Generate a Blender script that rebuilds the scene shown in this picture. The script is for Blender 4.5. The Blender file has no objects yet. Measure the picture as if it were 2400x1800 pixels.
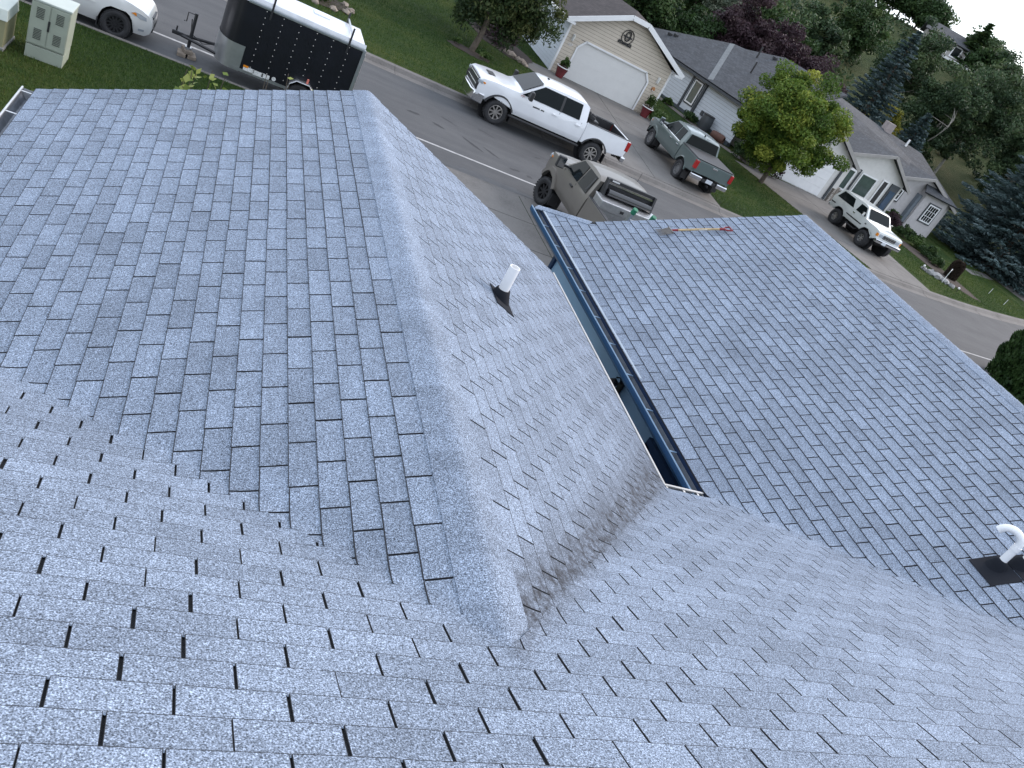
import bpy, bmesh, math, random
import numpy as np
from mathutils import Vector, Matrix
from math import radians, sin, cos, pi, sqrt
random.seed(7); rng = np.random.default_rng(7)
scene = bpy.context.scene
COL = scene.collection

# ---------------------------------------------------------------- camera
# solved from the roof: 3-tab shingle module, 5:12 pitch, orthogonal ridges
YAW, PITCH, ROLL, FPX, CAMZ = -0.5109, -0.4872, -0.5245, 1890.38, 3.6761
def cam_axes():
    cy, sy = cos(YAW), sin(YAW); cp, sp = cos(PITCH), sin(PITCH); cr, sr = cos(ROLL), sin(ROLL)
    Rz = np.array([[cy, -sy, 0], [sy, cy, 0], [0, 0, 1]])
    Rx = np.array([[1, 0, 0], [0, cp, -sp], [0, sp, cp]])
    Ry = np.array([[cr, 0, sr], [0, 1, 0], [-sr, 0, cr]])
    return Rz @ Rx @ Ry
CR = cam_axes(); CPOS = np.array([0, 0, CAMZ])
cd = bpy.data.cameras.new('camera'); cam = bpy.data.objects.new('camera', cd); COL.objects.link(cam)
M = Matrix(((CR[0, 0], CR[0, 2], -CR[0, 1], 0), (CR[1, 0], CR[1, 2], -CR[1, 1], 0),
            (CR[2, 0], CR[2, 2], -CR[2, 1], CAMZ), (0, 0, 0, 1)))
cam.matrix_world = M
cd.sensor_width = 36; cd.lens = FPX / 2400 * 36; cd.clip_start = 0.05; cd.clip_end = 3000
scene.camera = cam
def pix(X):   # only used to find which shingles show largest
    d = (np.asarray(X, float) - CPOS) @ CR
    return 1200 + FPX * d[..., 0] / d[..., 1], 900 - FPX * d[..., 2] / d[..., 1], d[..., 1]

# ---------------------------------------------------------------- world, sun, exposure
SUN_AZ, SUN_EL = radians(78), radians(30)     # azimuth from +Y towards +X
world = bpy.data.worlds.new('World'); scene.world = world; world.use_nodes = True
wn, wl_ = world.node_tree.nodes, world.node_tree.links
for n in list(wn): wn.remove(n)
wo = wn.new('ShaderNodeOutputWorld'); wb = wn.new('ShaderNodeBackground')
sky = wn.new('ShaderNodeTexSky'); sky.sky_type = 'NISHITA'; sky.sun_disc = False
sky.sun_elevation = SUN_EL; sky.sun_rotation = SUN_AZ; sky.altitude = 400; sky.air_density = 1.3; sky.dust_density = 1.5; sky.ozone_density = 1.5
# broken thin cloud over the whole dome
tc = wn.new('ShaderNodeTexCoord'); mp = wn.new('ShaderNodeMapping'); mp.inputs['Scale'].default_value = (1.2, 1.2, 4.5)
nz = wn.new('ShaderNodeTexNoise'); nz.inputs['Scale'].default_value = 1.7; nz.inputs['Detail'].default_value = 6; nz.inputs['Roughness'].default_value = .55
cr_ = wn.new('ShaderNodeValToRGB'); cr_.color_ramp.elements[0].position = .36; cr_.color_ramp.elements[1].position = .68
cr_.color_ramp.elements[0].color = (.5, .5, .5, 1); cr_.color_ramp.elements[1].color = (.92, .92, .92, 1)
mx = wn.new('ShaderNodeMix'); mx.data_type = 'RGBA'
mx.inputs['B'].default_value = (8.6, 9.3, 10.6, 1)
wl_.new(tc.outputs['Generated'], mp.inputs['Vector']); wl_.new(mp.outputs['Vector'], nz.inputs['Vector'])
wl_.new(nz.outputs['Fac'], cr_.inputs['Fac']); wl_.new(cr_.outputs['Color'], mx.inputs['Factor'])
wl_.new(sky.outputs['Color'], mx.inputs['A']); wl_.new(mx.outputs['Result'], wb.inputs['Color'])
wb.inputs['Strength'].default_value = 0.1
wl_.new(wb.outputs['Background'], wo.inputs['Surface'])
sd = bpy.data.lights.new('sun', 'SUN'); sun = bpy.data.objects.new('sun', sd); COL.objects.link(sun)
sd.energy = 1.3; sd.angle = radians(35); sd.color = (1.0, .86, .76)
sv_ = Vector((sin(SUN_AZ) * cos(SUN_EL), cos(SUN_AZ) * cos(SUN_EL), sin(SUN_EL)))
sun.rotation_euler = (-sv_).to_track_quat('-Z', 'Y').to_euler(); sun.location = (30, 10, 40)
scene.view_settings.view_transform = 'Standard'; scene.view_settings.look = 'None'
scene.view_settings.exposure = 1.08; scene.view_settings.gamma = 1.0
scene.render.engine = 'CYCLES'
scene.cycles.max_bounces = 6; scene.cycles.transparent_max_bounces = 6
scene.cycles.use_denoising = True

# ---------------------------------------------------------------- materials
MATS = {}
def new_mat(name):
    m = bpy.data.materials.new(name); m.use_nodes = True; MATS[name] = m
    nt = m.node_tree; b = nt.nodes['Principled BSDF']
    return m, nt, b
def mat(name, col, rough=.6, metal=0., var=.12, scale=3., bump=0., bscale=60., coat=0., spec=.5, detail=4, trans=0.):
    """plain material: base colour broken up by two noises, optional bump"""
    if name in MATS: return MATS[name]
    m, nt, b = new_mat(name); N, L = nt.nodes, nt.links
    tc = N.new('ShaderNodeTexCoord'); n1 = N.new('ShaderNodeTexNoise'); n1.inputs['Scale'].default_value = scale; n1.inputs['Detail'].default_value = detail
    L.new(tc.outputs['Object'], n1.inputs['Vector'])
    r = N.new('ShaderNodeMapRange'); r.inputs[1].default_value = .25; r.inputs[2].default_value = .75
    r.inputs[3].default_value = 1 - var; r.inputs[4].default_value = 1 + var
    L.new(n1.outputs['Fac'], r.inputs[0])
    v = N.new('ShaderNodeVectorMath'); v.operation = 'SCALE'; v.inputs[0].default_value = col[:3]
    L.new(r.outputs[0], v.inputs['Scale']); L.new(v.outputs[0], b.inputs['Base Color'])
    b.inputs['Roughness'].default_value = rough; b.inputs['Metallic'].default_value = metal
    b.inputs['Coat Weight'].default_value = coat; b.inputs['Coat Roughness'].default_value = .06
    b.inputs['Specular IOR Level'].default_value = spec
    if trans: b.inputs['Transmission Weight'].default_value = trans
    if bump:
        n2 = N.new('ShaderNodeTexNoise'); n2.inputs['Scale'].default_value = bscale; n2.inputs['Detail'].default_value = 5
        L.new(tc.outputs['Object'], n2.inputs['Vector'])
        bp = N.new('ShaderNodeBump'); bp.inputs['Strength'].default_value = bump; bp.inputs['Distance'].default_value = .02
        L.new(n2.outputs['Fac'], bp.inputs['Height']); L.new(bp.outputs['Normal'], b.inputs['Normal'])
    return m
def node(nt, typ, **kw):
    n = nt.nodes.new(typ)
    for k, v in kw.items():
        if hasattr(n, k): setattr(n, k, v)
        else: n.inputs[k].default_value = v
    return n
def math_(nt, op, a, b=None, clamp=False):
    n = nt.nodes.new('ShaderNodeMath'); n.operation = op; n.use_clamp = clamp
    for i, x in enumerate((a, b)):
        if x is None: continue
        if isinstance(x, (int, float)): n.inputs[i].default_value = x
        else: nt.links.new(x, n.inputs[i])
    return n.outputs[0]
def ramp(nt, fac, stops):
    n = nt.nodes.new('ShaderNodeValToRGB'); e = n.color_ramp.elements
    while len(e) < len(stops): e.new(.5)
    for el, (p, c) in zip(e, stops): el.position = p; el.color = (*c[:3], 1)
    nt.links.new(fac, n.inputs['Fac']); return n.outputs['Color']
def noise(nt, vec, scale, detail=4, rough=.5):
    n = nt.nodes.new('ShaderNodeTexNoise'); n.inputs['Scale'].default_value = scale; n.inputs['Detail'].default_value = detail
    n.inputs['Roughness'].default_value = rough; nt.links.new(vec, n.inputs['Vector']); return n.outputs['Fac']
def mixc(nt, fac, a, b, blend='MIX'):
    n = nt.nodes.new('ShaderNodeMix'); n.data_type = 'RGBA'; n.blend_type = blend
    for s, x in (('Factor', fac), ('A', a), ('B', b)):
        if isinstance(x, (int, float)): n.inputs[s].default_value = x
        elif isinstance(x, tuple): n.inputs[s].default_value = (*x[:3], 1)
        else: nt.links.new(x, n.inputs[s])
    return n.outputs['Result']
def bumpn(nt, b, h, strength, dist):
    n = nt.nodes.new('ShaderNodeBump'); n.inputs['Strength'].default_value = strength; n.inputs['Distance'].default_value = dist
    nt.links.new(h, n.inputs['Height']); nt.links.new(n.outputs['Normal'], b.inputs['Normal'])

def shingle_mat(name, base, per_object=False, far=False, stain=False):
    m, nt, b = new_mat(name); L = nt.links
    tc = nt.nodes.new('ShaderNodeTexCoord'); vec = tc.outputs['Object']
    if per_object:
        oi = nt.nodes.new('ShaderNodeObjectInfo')
        geo = nt.nodes.new('ShaderNodeNewGeometry'); vec = geo.outputs['Position']
        tint = oi.outputs['Random']
    else:
        at = nt.nodes.new('ShaderNodeAttribute'); at.attribute_name = 'tint'; tint = at.outputs['Fac']
    gran = noise(nt, vec, 170, 2, .6)

    g2 = noise(nt, vec, 70, 3, .65)
    big = noise(nt, vec, 1.6, 4, .6); mid = noise(nt, vec, 9, 4, .6)
    gsum = math_(nt, 'ADD', math_(nt, 'MULTIPLY', gran, .75), math_(nt, 'MULTIPLY', g2, .25))
    dark = tuple(c * .24 for c in base); lite = tuple(min(c * 2.2, .9) for c in base)
    c = ramp(nt, gsum, [(.37, dark), (.46, tuple(x * .68 for x in base)), (.55, tuple(x * 1.15 for x in base)), (.65, lite)])
    k = math_(nt, 'ADD', math_(nt, 'MULTIPLY', tint, .22), .89)
    k = math_(nt, 'MULTIPLY', k, math_(nt, 'ADD', math_(nt, 'MULTIPLY', big, .55), .73))
    k = math_(nt, 'MULTIPLY', k, math_(nt, 'ADD', math_(nt, 'MULTIPLY', mid, .4), .8))
    sc = nt.nodes.new('ShaderNodeVectorMath'); sc.operation = 'SCALE'; L.new(c, sc.inputs[0]); L.new(k, sc.inputs['Scale'])
    out = sc.outputs[0]
    if stain:   # dirt carried down towards the valley and the lower courses of the sheltered slope
        at2 = nt.nodes.new('ShaderNodeAttribute'); at2.attribute_name = 'dirt'
        sp = nt.nodes.new('ShaderNodeMapRange'); sp.inputs[1].default_value = .38; sp.inputs[2].default_value = .62; L.new(noise(nt, vec, 16, 6, .75), sp.inputs[0])
        d = math_(nt, 'MULTIPLY', at2.outputs['Fac'], math_(nt, 'ADD', math_(nt, 'MULTIPLY', sp.outputs[0], .75), .25), True)
        out = mixc(nt, d, out, (.045, .047, .054))
    L.new(out, b.inputs['Base Color']); b.inputs['Roughness'].default_value = .93; b.inputs['Specular IOR Level'].default_value = .25
    bumpn(nt, b, gsum, .55, .004)
    return m

SH = (.205, .246, .312)
M_SH = shingle_mat('shingle_granules', SH, per_object=True)
M_SHF = shingle_mat('shingle_field_granules', SH, stain=True)
M_EDGE = mat('asphalt_cut_edge', (.020, .022, .027), .95, var=.3, scale=40)
M_DECK = mat('slot_shade_underlay', (.012, .013, .016), .95, var=.3, scale=40)  # black under the tabs: the shade inside the slots is put into this colour

def grass_mat(name, a, b_, c_):
    m, nt, b = new_mat(name); tc = nt.nodes.new('ShaderNodeTexCoord'); v = tc.outputs['Object']
    n1 = noise(nt, v, .22, 5, .6); n2 = noise(nt, v, 2.3, 5, .65); n3 = noise(nt, v, 24, 4, .7)
    f = math_(nt, 'ADD', math_(nt, 'MULTIPLY', n1, .5), math_(nt, 'ADD', math_(nt, 'MULTIPLY', n2, .28), math_(nt, 'MULTIPLY', n3, .30)))
    c = ramp(nt, f, [(.40, a), (.53, b_), (.66, c_)])
    nt.links.new(c, b.inputs['Base Color']); b.inputs['Roughness'].default_value = .95; b.inputs['Specular IOR Level'].default_value = .15
    bumpn(nt, b, math_(nt, 'ADD', n3, noise(nt, v, 60, 3, .7)), 1.0, .09)
    return m
M_GRASS = grass_mat('lawn_turf', (.014, .034, .008), (.034, .068, .014), (.088, .104, .026))
M_HILL = grass_mat('hill_grass', (.030, .050, .018), (.060, .078, .030), (.105, .105, .050))

def road_mat():
    m, nt, b = new_mat('asphalt'); tc = nt.nodes.new('ShaderNodeTexCoord'); v = tc.outputs['Object']
    mp = nt.nodes.new('ShaderNodeMapping'); mp.inputs['Scale'].default_value = (.25, 1.6, 1); nt.links.new(v, mp.inputs['Vector'])
    st = noise(nt, mp.outputs['Vector'], .9, 5, .6); fine = noise(nt, v, 60, 4, .7); md = noise(nt, v, 1.2, 5, .65)
    f = math_(nt, 'ADD', math_(nt, 'MULTIPLY', st, .5), math_(nt, 'ADD', math_(nt, 'MULTIPLY', fine, .2), math_(nt, 'MULTIPLY', md, .3)))
    c = ramp(nt, f, [(.34, (.044, .046, .050)), (.5, (.060, .062, .066)), (.68, (.082, .083, .086))])
    nt.links.new(c, b.inputs['Base Color']); b.inputs['Roughness'].default_value = .9
    bumpn(nt, b, fine, .4, .01)
    return m
M_ROAD = road_mat()
def conc_mat(name, col):
    m, nt, b = new_mat(name); tc = nt.nodes.new('ShaderNodeTexCoord'); v = tc.outputs['Object']
    f = math_(nt, 'ADD', math_(nt, 'MULTIPLY', noise(nt, v, .7, 6, .65), .6), math_(nt, 'MULTIPLY', noise(nt, v, 14, 5, .7), .4))
    c = ramp(nt, f, [(.33, tuple(x * .62 for x in col)), (.5, col), (.68, tuple(x * 1.25 for x in col))])
    nt.links.new(c, b.inputs['Base Color']); b.inputs['Roughness'].default_value = .9
    bumpn(nt, b, noise(nt, v, 45, 4, .7), .3, .01)
    return m
M_CONC = conc_mat('driveway_concrete', (.135, .128, .121)); M_KERB = conc_mat('kerb_concrete', (.125, .118, .112)); M_LAPSHADE = mat('lap_shade', (.05, .045, .04), .95)  # the last one is the shade between siding boards, painted as a colour
def rooftile_mat(name, base, bw=.3, bh=.14):
    m, nt, b = new_mat(name); tc = nt.nodes.new('ShaderNodeTexCoord')
    br = nt.nodes.new('ShaderNodeTexBrick'); nt.links.new(tc.outputs['UV'], br.inputs['Vector'])
    br.inputs['Scale'].default_value = 1; br.inputs['Brick Width'].default_value = bw; br.inputs['Row Height'].default_value = bh
    br.inputs['Mortar Size'].default_value = .008; br.inputs['Color1'].default_value = (*[x * .8 for x in base], 1)
    br.inputs['Color2'].default_value = (*[x * 1.3 for x in base], 1); br.inputs['Mortar'].default_value = (*[x * .35 for x in base], 1)
    v = tc.outputs['Object']; f = math_(nt, 'ADD', math_(nt, 'MULTIPLY', noise(nt, v, 1.1, 5, .65), .8), math_(nt, 'MULTIPLY', noise(nt, v, 7, 4), .6))
    s = nt.nodes.new('ShaderNodeVectorMath'); s.operation = 'SCALE'; nt.links.new(br.outputs['Color'], s.inputs[0]); nt.links.new(math_(nt, 'ADD', f, .3), s.inputs['Scale'])
    nt.links.new(s.outputs[0], b.inputs['Base Color']); b.inputs['Roughness'].default_value = .92
    bumpn(nt, b, math_(nt, 'ADD', br.outputs['Fac'], 0), -.4, .02)
    return m
M_RBROWN = rooftile_mat('brown_roof_shingles', (.046, .037, .036)); M_RGREY = rooftile_mat('grey_roof_shingles', (.052, .056, .063))
def leaf_mat(name, cols, rough=.6, trans=.25):
    m, nt, b = new_mat(name); at = nt.nodes.new('ShaderNodeAttribute'); at.attribute_name = 'tint'
    n = len(cols); c = ramp(nt, at.outputs['Fac'], [(i / (n - 1), x) for i, x in enumerate(cols)])
    nt.links.new(c, b.inputs['Base Color']); b.inputs['Roughness'].default_value = rough; b.inputs['Specular IOR Level'].default_value = .25
    tr = nt.nodes.new('ShaderNodeBsdfTranslucent'); nt.links.new(c, tr.inputs['Color'])
    mxs = nt.nodes.new('ShaderNodeMixShader'); mxs.inputs[0].default_value = trans
    nt.links.new(b.outputs[0], mxs.inputs[1]); nt.links.new(tr.outputs[0], mxs.inputs[2])
    nt.links.new(mxs.outputs[0], nt.nodes['Material Output'].inputs['Surface'])
    return m
M_BARK = mat('bark', (.085, .068, .052), .95, var=.4, scale=9, bump=.7, bscale=30)
M_WHITE = mat('white_trim_paint', (.74, .74, .74), .5, var=.05)
M_GLASS = mat('dark_glass', (.008, .011, .012), .08, var=.1, spec=.10)
M_BLACK = mat('black_plastic', (.018, .018, .02), .5, var=.15)
M_RUB = mat('tyre_rubber', (.022, .022, .024), .8, var=.25, scale=12)
M_CHROME = mat('chrome', (.72, .72, .74), .16, 1.0, var=.05)
M_STEEL = mat('galvanised_steel', (.45, .46, .48), .38, .9, var=.12, scale=9)
M_UNDER = mat('underbody', (.012, .012, .013), .9)
M_RED = mat('red_lens', (.32, .012, .012), .2, var=.1, coat=.4); M_AMBER = mat('amber_lens', (.65, .22, .02), .25, coat=.3)
M_LENS = mat('clear_lens', (.34, .37, .40), .12, var=.1, coat=.5)

# ---------------------------------------------------------------- mesh helpers
class MB:
    """collects geometry, then becomes ONE mesh object"""
    def __init__(s, M=None): s.v = []; s.f = []; s.M = M; s.uv = {}
    def add(s, vs, fs):
        o = len(s.v)
        if s.M is not None: vs = [tuple(s.M @ Vector(p)) for p in vs]
        s.v += [tuple(p) for p in vs]; s.f += [tuple(i + o for i in f) for f in fs]; return s
    def box(s, c, d, rz=0, rx=0, ry=0):
        h = [x / 2 for x in d]; R = Matrix.Rotation(rz, 3, 'Z') @ Matrix.Rotation(ry, 3, 'Y') @ Matrix.Rotation(rx, 3, 'X')
        vs = [Vector(c) + R @ Vector((sx * h[0], sy * h[1], sz * h[2])) for sx in (-1, 1) for sy in (-1, 1) for sz in (-1, 1)]
        return s.add(vs, [(0, 1, 3, 2), (4, 6, 7, 5), (0, 4, 5, 1), (2, 3, 7, 6), (0, 2, 6, 4), (1, 5, 7, 3)])
    def box2(s, a, b): return s.box([(p + q) / 2 for p, q in zip(a, b)], [abs(q - p) for p, q in zip(a, b)])
    def cyl(s, a, b, r0, r1=None, n=12, cap=True):
        r1 = r0 if r1 is None else r1; a, b = Vector(a), Vector(b); d = (b - a).normalized()
        u = d.orthogonal().normalized(); w = d.cross(u)
        vs = [a + (u * cos(2 * pi * i / n) + w * sin(2 * pi * i / n)) * r0 for i in range(n)] + [b + (u * cos(2 * pi * i / n) + w * sin(2 * pi * i / n)) * r1 for i in range(n)]
        fs = [(i, (i + 1) % n, n + (i + 1) % n, n + i) for i in range(n)]
        if cap: fs += [tuple(range(n - 1, -1, -1)), tuple(range(n, 2 * n))]
        return s.add(vs, fs)
    def tube(s, pts, rad, n=8, cap=True):
        pts = [Vector(p) for p in pts]; rs = rad if isinstance(rad, (list, tuple)) else [rad] * len(pts)
        vs, fs = [], []; up = None
        for i, p in enumerate(pts):
            d = (pts[min(i + 1, len(pts) - 1)] - pts[max(i - 1, 0)]).normalized()
            if up is None: up = d.orthogonal().normalized()
            up = (up - d * up.dot(d)).normalized(); w = d.cross(up)
            vs += [p + (up * cos(2 * pi * k / n) + w * sin(2 * pi * k / n)) * rs[i] for k in range(n)]
        for i in range(len(pts) - 1):
            for k in range(n): fs.append((i * n + k, i * n + (k + 1) % n, (i + 1) * n + (k + 1) % n, (i + 1) * n + k))
        if cap: fs += [tuple(range(n - 1, -1, -1)), tuple(range((len(pts) - 1) * n, len(pts) * n))]
        return s.add(vs, fs)
    def lathe(s, prof, c=(0, 0, 0), axis='Z', n=20):
        vs, fs = [], []; m = len(prof)
        for i in range(n):
            a = 2 * pi * i / n
            for r, h in prof:
                p = (r * cos(a), r * sin(a), h) if axis == 'Z' else (r * cos(a), h, r * sin(a)) if axis == 'Y' else (h, r * cos(a), r * sin(a))
                vs.append(Vector(p) + Vector(c))
        for i in range(n):
            j = (i + 1) % n
            for k in range(m - 1): fs.append((i * m + k, j * m + k, j * m + k + 1, i * m + k + 1))
        return s.add(vs, fs)
    def prism(s, poly, axis, a, b):
        """poly in the plane across `axis`; extruded from a to b"""
        def P(u, v, t): return (t, u, v) if axis == 'X' else (u, t, v) if axis == 'Y' else (u, v, t)
        n = len(poly); vs = [P(u, v, a) for u, v in poly] + [P(u, v, b) for u, v in poly]
        return s.add(vs, [tuple(range(n - 1, -1, -1)), tuple(range(n, 2 * n))] + [(i, (i + 1) % n, n + (i + 1) % n, n + i) for i in range(n)])
    def slab(s, poly, t):
        """3-D polygon thickened downwards along its normal"""
        ps = [Vector(p) for p in poly]; nrm = Vector((0, 0, 0))
        for i in range(len(ps)): nrm += (ps[i] - ps[0]).cross(ps[(i + 1) % len(ps)] - ps[0])
        nrm.normalize(); n = len(ps)
        if nrm.z < -1e-6: ps = ps[::-1]; nrm = -nrm
        return s.add(ps + [p - nrm * t for p in ps], [tuple(range(n)), tuple(range(2 * n - 1, n - 1, -1))] + [(i, n + i, n + (i + 1) % n, (i + 1) % n) for i in range(n)])
    def mesh(s, name):
        me = bpy.data.meshes.new(name); me.from_pydata(s.v, [], s.f); me.validate(); me.update(); return me
    def build(s, name, mt, parent=None, smooth=None, bevel=0, seg=2, fix=True, loc=None):
        me = s.mesh(name)
        if fix:
            bm = bmesh.new(); bm.from_mesh(me); bmesh.ops.recalc_face_normals(bm, faces=bm.faces); bm.to_mesh(me); bm.free()
        return link(name, me, mt, parent, smooth, bevel, seg, loc)
def link(name, me, mt, parent=None, smooth=None, bevel=0, seg=2, loc=None):
    if isinstance(mt, (list, tuple)):
        for m in mt: me.materials.append(m)
    elif mt is not None and not me.materials: me.materials.append(mt)
    o = bpy.data.objects.new(name, me); COL.objects.link(o)
    if parent is not None: o.parent = parent
    if loc is not None: o.location = loc
    if bevel:
        md = o.modifiers.new('bevel', 'BEVEL'); md.width = bevel; md.segments = seg; md.limit_method = 'ANGLE'; md.angle_limit = radians(35); md.harden_normals = False
    if smooth is not None:
        for p in me.polygons: p.use_smooth = True
        me.set_sharp_from_angle(angle=radians(smooth))
    return o
def empty(name, loc=(0, 0, 0), rz=0):
    o = bpy.data.objects.new(name, None); COL.objects.link(o); o.location = loc; o.rotation_euler = (0, 0, rz); o.empty_display_size = .2; return o
def tag(o, label=None, cat=None, group=None, kind=None):
    if label: o['label'] = label
    if cat: o['category'] = cat
    if group: o['group'] = group
    if kind: o['kind'] = kind
    return o
def thing(name, label, cat, loc=(0, 0, 0), rz=0, group=None): return tag(empty(name, loc, rz), label, cat, group)
def copy_tree(o, parent=None):
    c = o.copy(); COL.objects.link(c); c.parent = parent
    for ch in list(o.children): copy_tree(ch, c)
    return c
def uv_plane(o, udir, vdir, org=(0, 0, 0)):
    me = o.data; uv = me.uv_layers.new(name='UVMap'); ud, vd, og = Vector(udir), Vector(vdir), Vector(org)
    for lp in me.loops:
        p = me.vertices[lp.vertex_index].co - og; uv.data[lp.index].uv = (p.dot(ud), p.dot(vd))
    return o
# ================================================================= the setting: ground, road, kerbs, drives
def bend(x): 
    t = np.clip(np.asarray(x, float) - 20, 0, 32); return .0062 * t * t + np.clip(np.asarray(x, float) - 52, 0, None) * .40
ROADZ, LAWN_N = -3.0, -2.87
def hill_h(x, y):
    r = np.hypot(x, y); az = np.degrees(np.arctan2(x, y))
    t = np.clip((r - 72) / 88, 0, 1); t = t * t * (3 - 2 * t)
    a = np.clip((az + 20) / 40, 0, 1); a = a * a * (3 - 2 * a)
    return 17.3 * t * a + np.clip(r - 160, 0, None) * .01
def GZ(x, y):
    x = np.asarray(x, float); y = np.asarray(y, float); v = y - bend(x)
    far = -2.85 + .018 * np.clip(v - 29.5, 0, 60) + hill_h(x, y)
    return np.where(v < 25, LAWN_N, far)
def gz(x, y): return float(GZ(x, y))

def build_ground():
    rows = np.concatenate([np.array([-60, -30, -12, -4, 0, 4, 8, 12, 16, 19, 20.6, 20.78]), np.array([20.79, 25, 29.62]), np.array([29.63, 31, 33, 36, 40, 44, 48, 53, 58, 63, 68]), np.arange(72, 180, 3.5), np.array([190, 220, 300, 420, 600])])
    xs = np.concatenate([np.array([-400, -250, -150, -100, -70]), np.arange(-50, 150, 2.5), np.array([155, 170, 200, 260, 400, 600])])
    V = []; 
    for j, r in enumerate(rows):
        for x in xs:
            y = r + float(bend(x)) * (1 if r > 5 else 0)
            if 20.785 < r < 29.625: z = -3.25
            elif r <= 20.785: z = LAWN_N
            else: z = gz(x, y)
            if r < 14: z += .0
            V.append((x, y, z))
    n = len(xs); F = [(j * n + i, j * n + i + 1, (j + 1) * n + i + 1, (j + 1) * n + i) for j in range(len(rows) - 1) for i in range(n - 1)]
    me = bpy.data.meshes.new('ground'); me.from_pydata(V, [], F)
    me.materials.append(M_GRASS); me.materials.append(M_HILL)
    for p in me.polygons:
        c = p.center
        if math.hypot(c.x, c.y) > 78 and c.y > 35: p.material_index = 1
        p.use_smooth = c.y > 45
    o = bpy.data.objects.new('ground', me); COL.objects.link(o); tag(o, kind='structure', label='mown lawns and grassy hillside around the houses')
build_ground()

def strip(name, v0, v1, z0, z1, mt, x0=-60, x1=120, step=2.0, thick=.25, y0=None):
    """a ribbon that follows the street, v measured across it"""
    mb = MB(); xs = np.arange(x0, x1 + .01, step)
    vs = []; 
    for x in xs:
        b = float(bend(x)); vs += [(x, v0 + b, z0), (x, v1 + b, z1), (x, v1 + b, z1 - thick), (x, v0 + b, z0 - thick)]
    fs = []
    for i in range(len(xs) - 1):
        for k in range(4): fs.append((i * 4 + k, i * 4 + (k + 1) % 4, i * 4 + 4 + (k + 1) % 4, i * 4 + 4 + k))
    fs += [(0, 3, 2, 1), tuple(len(vs) - 4 + k for k in range(4))]
    mb.add(vs, fs); return mb.build(name, mt)
tag(strip('road', 21.05, 28.85, ROADZ, ROADZ, M_ROAD), kind='structure', label='grey asphalt street running past the drives')
M_LINE = mat('faded_white_line', (.33, .33, .33), .8, var=.3, scale=6)
tag(strip('road_line', 22.74, 22.85, ROADZ + .004, ROADZ + .004, M_LINE, thick=.003), kind='structure', label='faded white line along the street edge')
# kerb stones: poured in lengths with open joints
def kerb_run(name, v0, prof, length, gap=.012, x0=-24, x1=66):
    root = empty(name); tag(root, kind='structure', label='pale concrete kerb along the street')
    x = x0
    while x < x1:
        n = 3; xs = np.linspace(x + gap / 2, x + length - gap / 2, n); vs, fs = [], []
        dz = random.uniform(-.006, .006)
        for xx in xs:
            b = float(bend(xx)); vs += [(xx, v0 + b + u, z + (dz if z > -3.2 else 0)) for u, z in prof]
        m = len(prof)
        for i in range(n - 1):
            for k in range(m): fs.append((i * m + k, i * m + (k + 1) % m, (i + 1) * m + (k + 1) % m, (i + 1) * m + k))
        fs += [tuple(range(m - 1, -1, -1)), tuple((n - 1) * m + k for k in range(m))]
        MB().add(vs, fs).build('kerb_stone', M_KERB, root)
        x += length
kerb_run('kerb_near', 20.76, [(0, -3.3), (0, -2.862), (.14, -2.862), (.19, -2.985), (.30, -2.996), (.30, -3.3)], 3.0)
kerb_run('kerb_far', 28.84, [(0, -3.3), (0, -2.996), (.38, -2.975), (.52, -2.856), (.79, -2.846), (.79, -3.3)], 3.0)
# tar patches and stains on the asphalt
M_TAR = mat('tar_patch', (.026, .027, .03), .85, var=.3, scale=5, bump=.3)
def blob_patch(name, cx, cy, lx, ly, rot, z, mt, seed, parent=None, label=None):
    r_ = random.Random(seed); n = 22; vs = []
    for i in range(n):
        a = 2 * pi * i / n; k = 1 + r_.uniform(-.28, .28)
        u, v = lx * cos(a) * k, ly * sin(a) * k
        vs.append((cx + u * cos(rot) - v * sin(rot), cy + u * sin(rot) + v * cos(rot), z))
    return tag(MB().add(vs, [tuple(range(n))]).build(name, mt, parent), kind='structure', label=label)
for i, (x, y, a, b, r) in enumerate([(8.1, 24.4, .42, .07, -.9), (8.75, 24.3, .34, .06, -.9), (7.5, 25.9, .3, .04, -.6), (6.2, 25.2, .22, .1, .2), (7.0, 24.9, .25, .08, -.5),
                                     (9.4, 23.5, .2, .07, .3), (10.1, 22.5, .28, .1, .1), (9.9, 23.4, .12, .1, .5), (11.9, 24.9, .2, .05, -.3), (9.0, 26.3, .35, .03, -.5), (10.9, 25.9, .18, .04, .4)]):
    blob_patch('tar_patch', x, y, a, b, r, ROADZ + .004, M_TAR, i, label='dark tar patch on the asphalt')
blob_patch('wet_patch', 7.9, 21.45, 1.5, .3, .03, ROADZ + .0035, mat('damp_asphalt', (.036, .037, .04), .6, var=.2), 77, label='dark damp patch along the near kerb')

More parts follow.
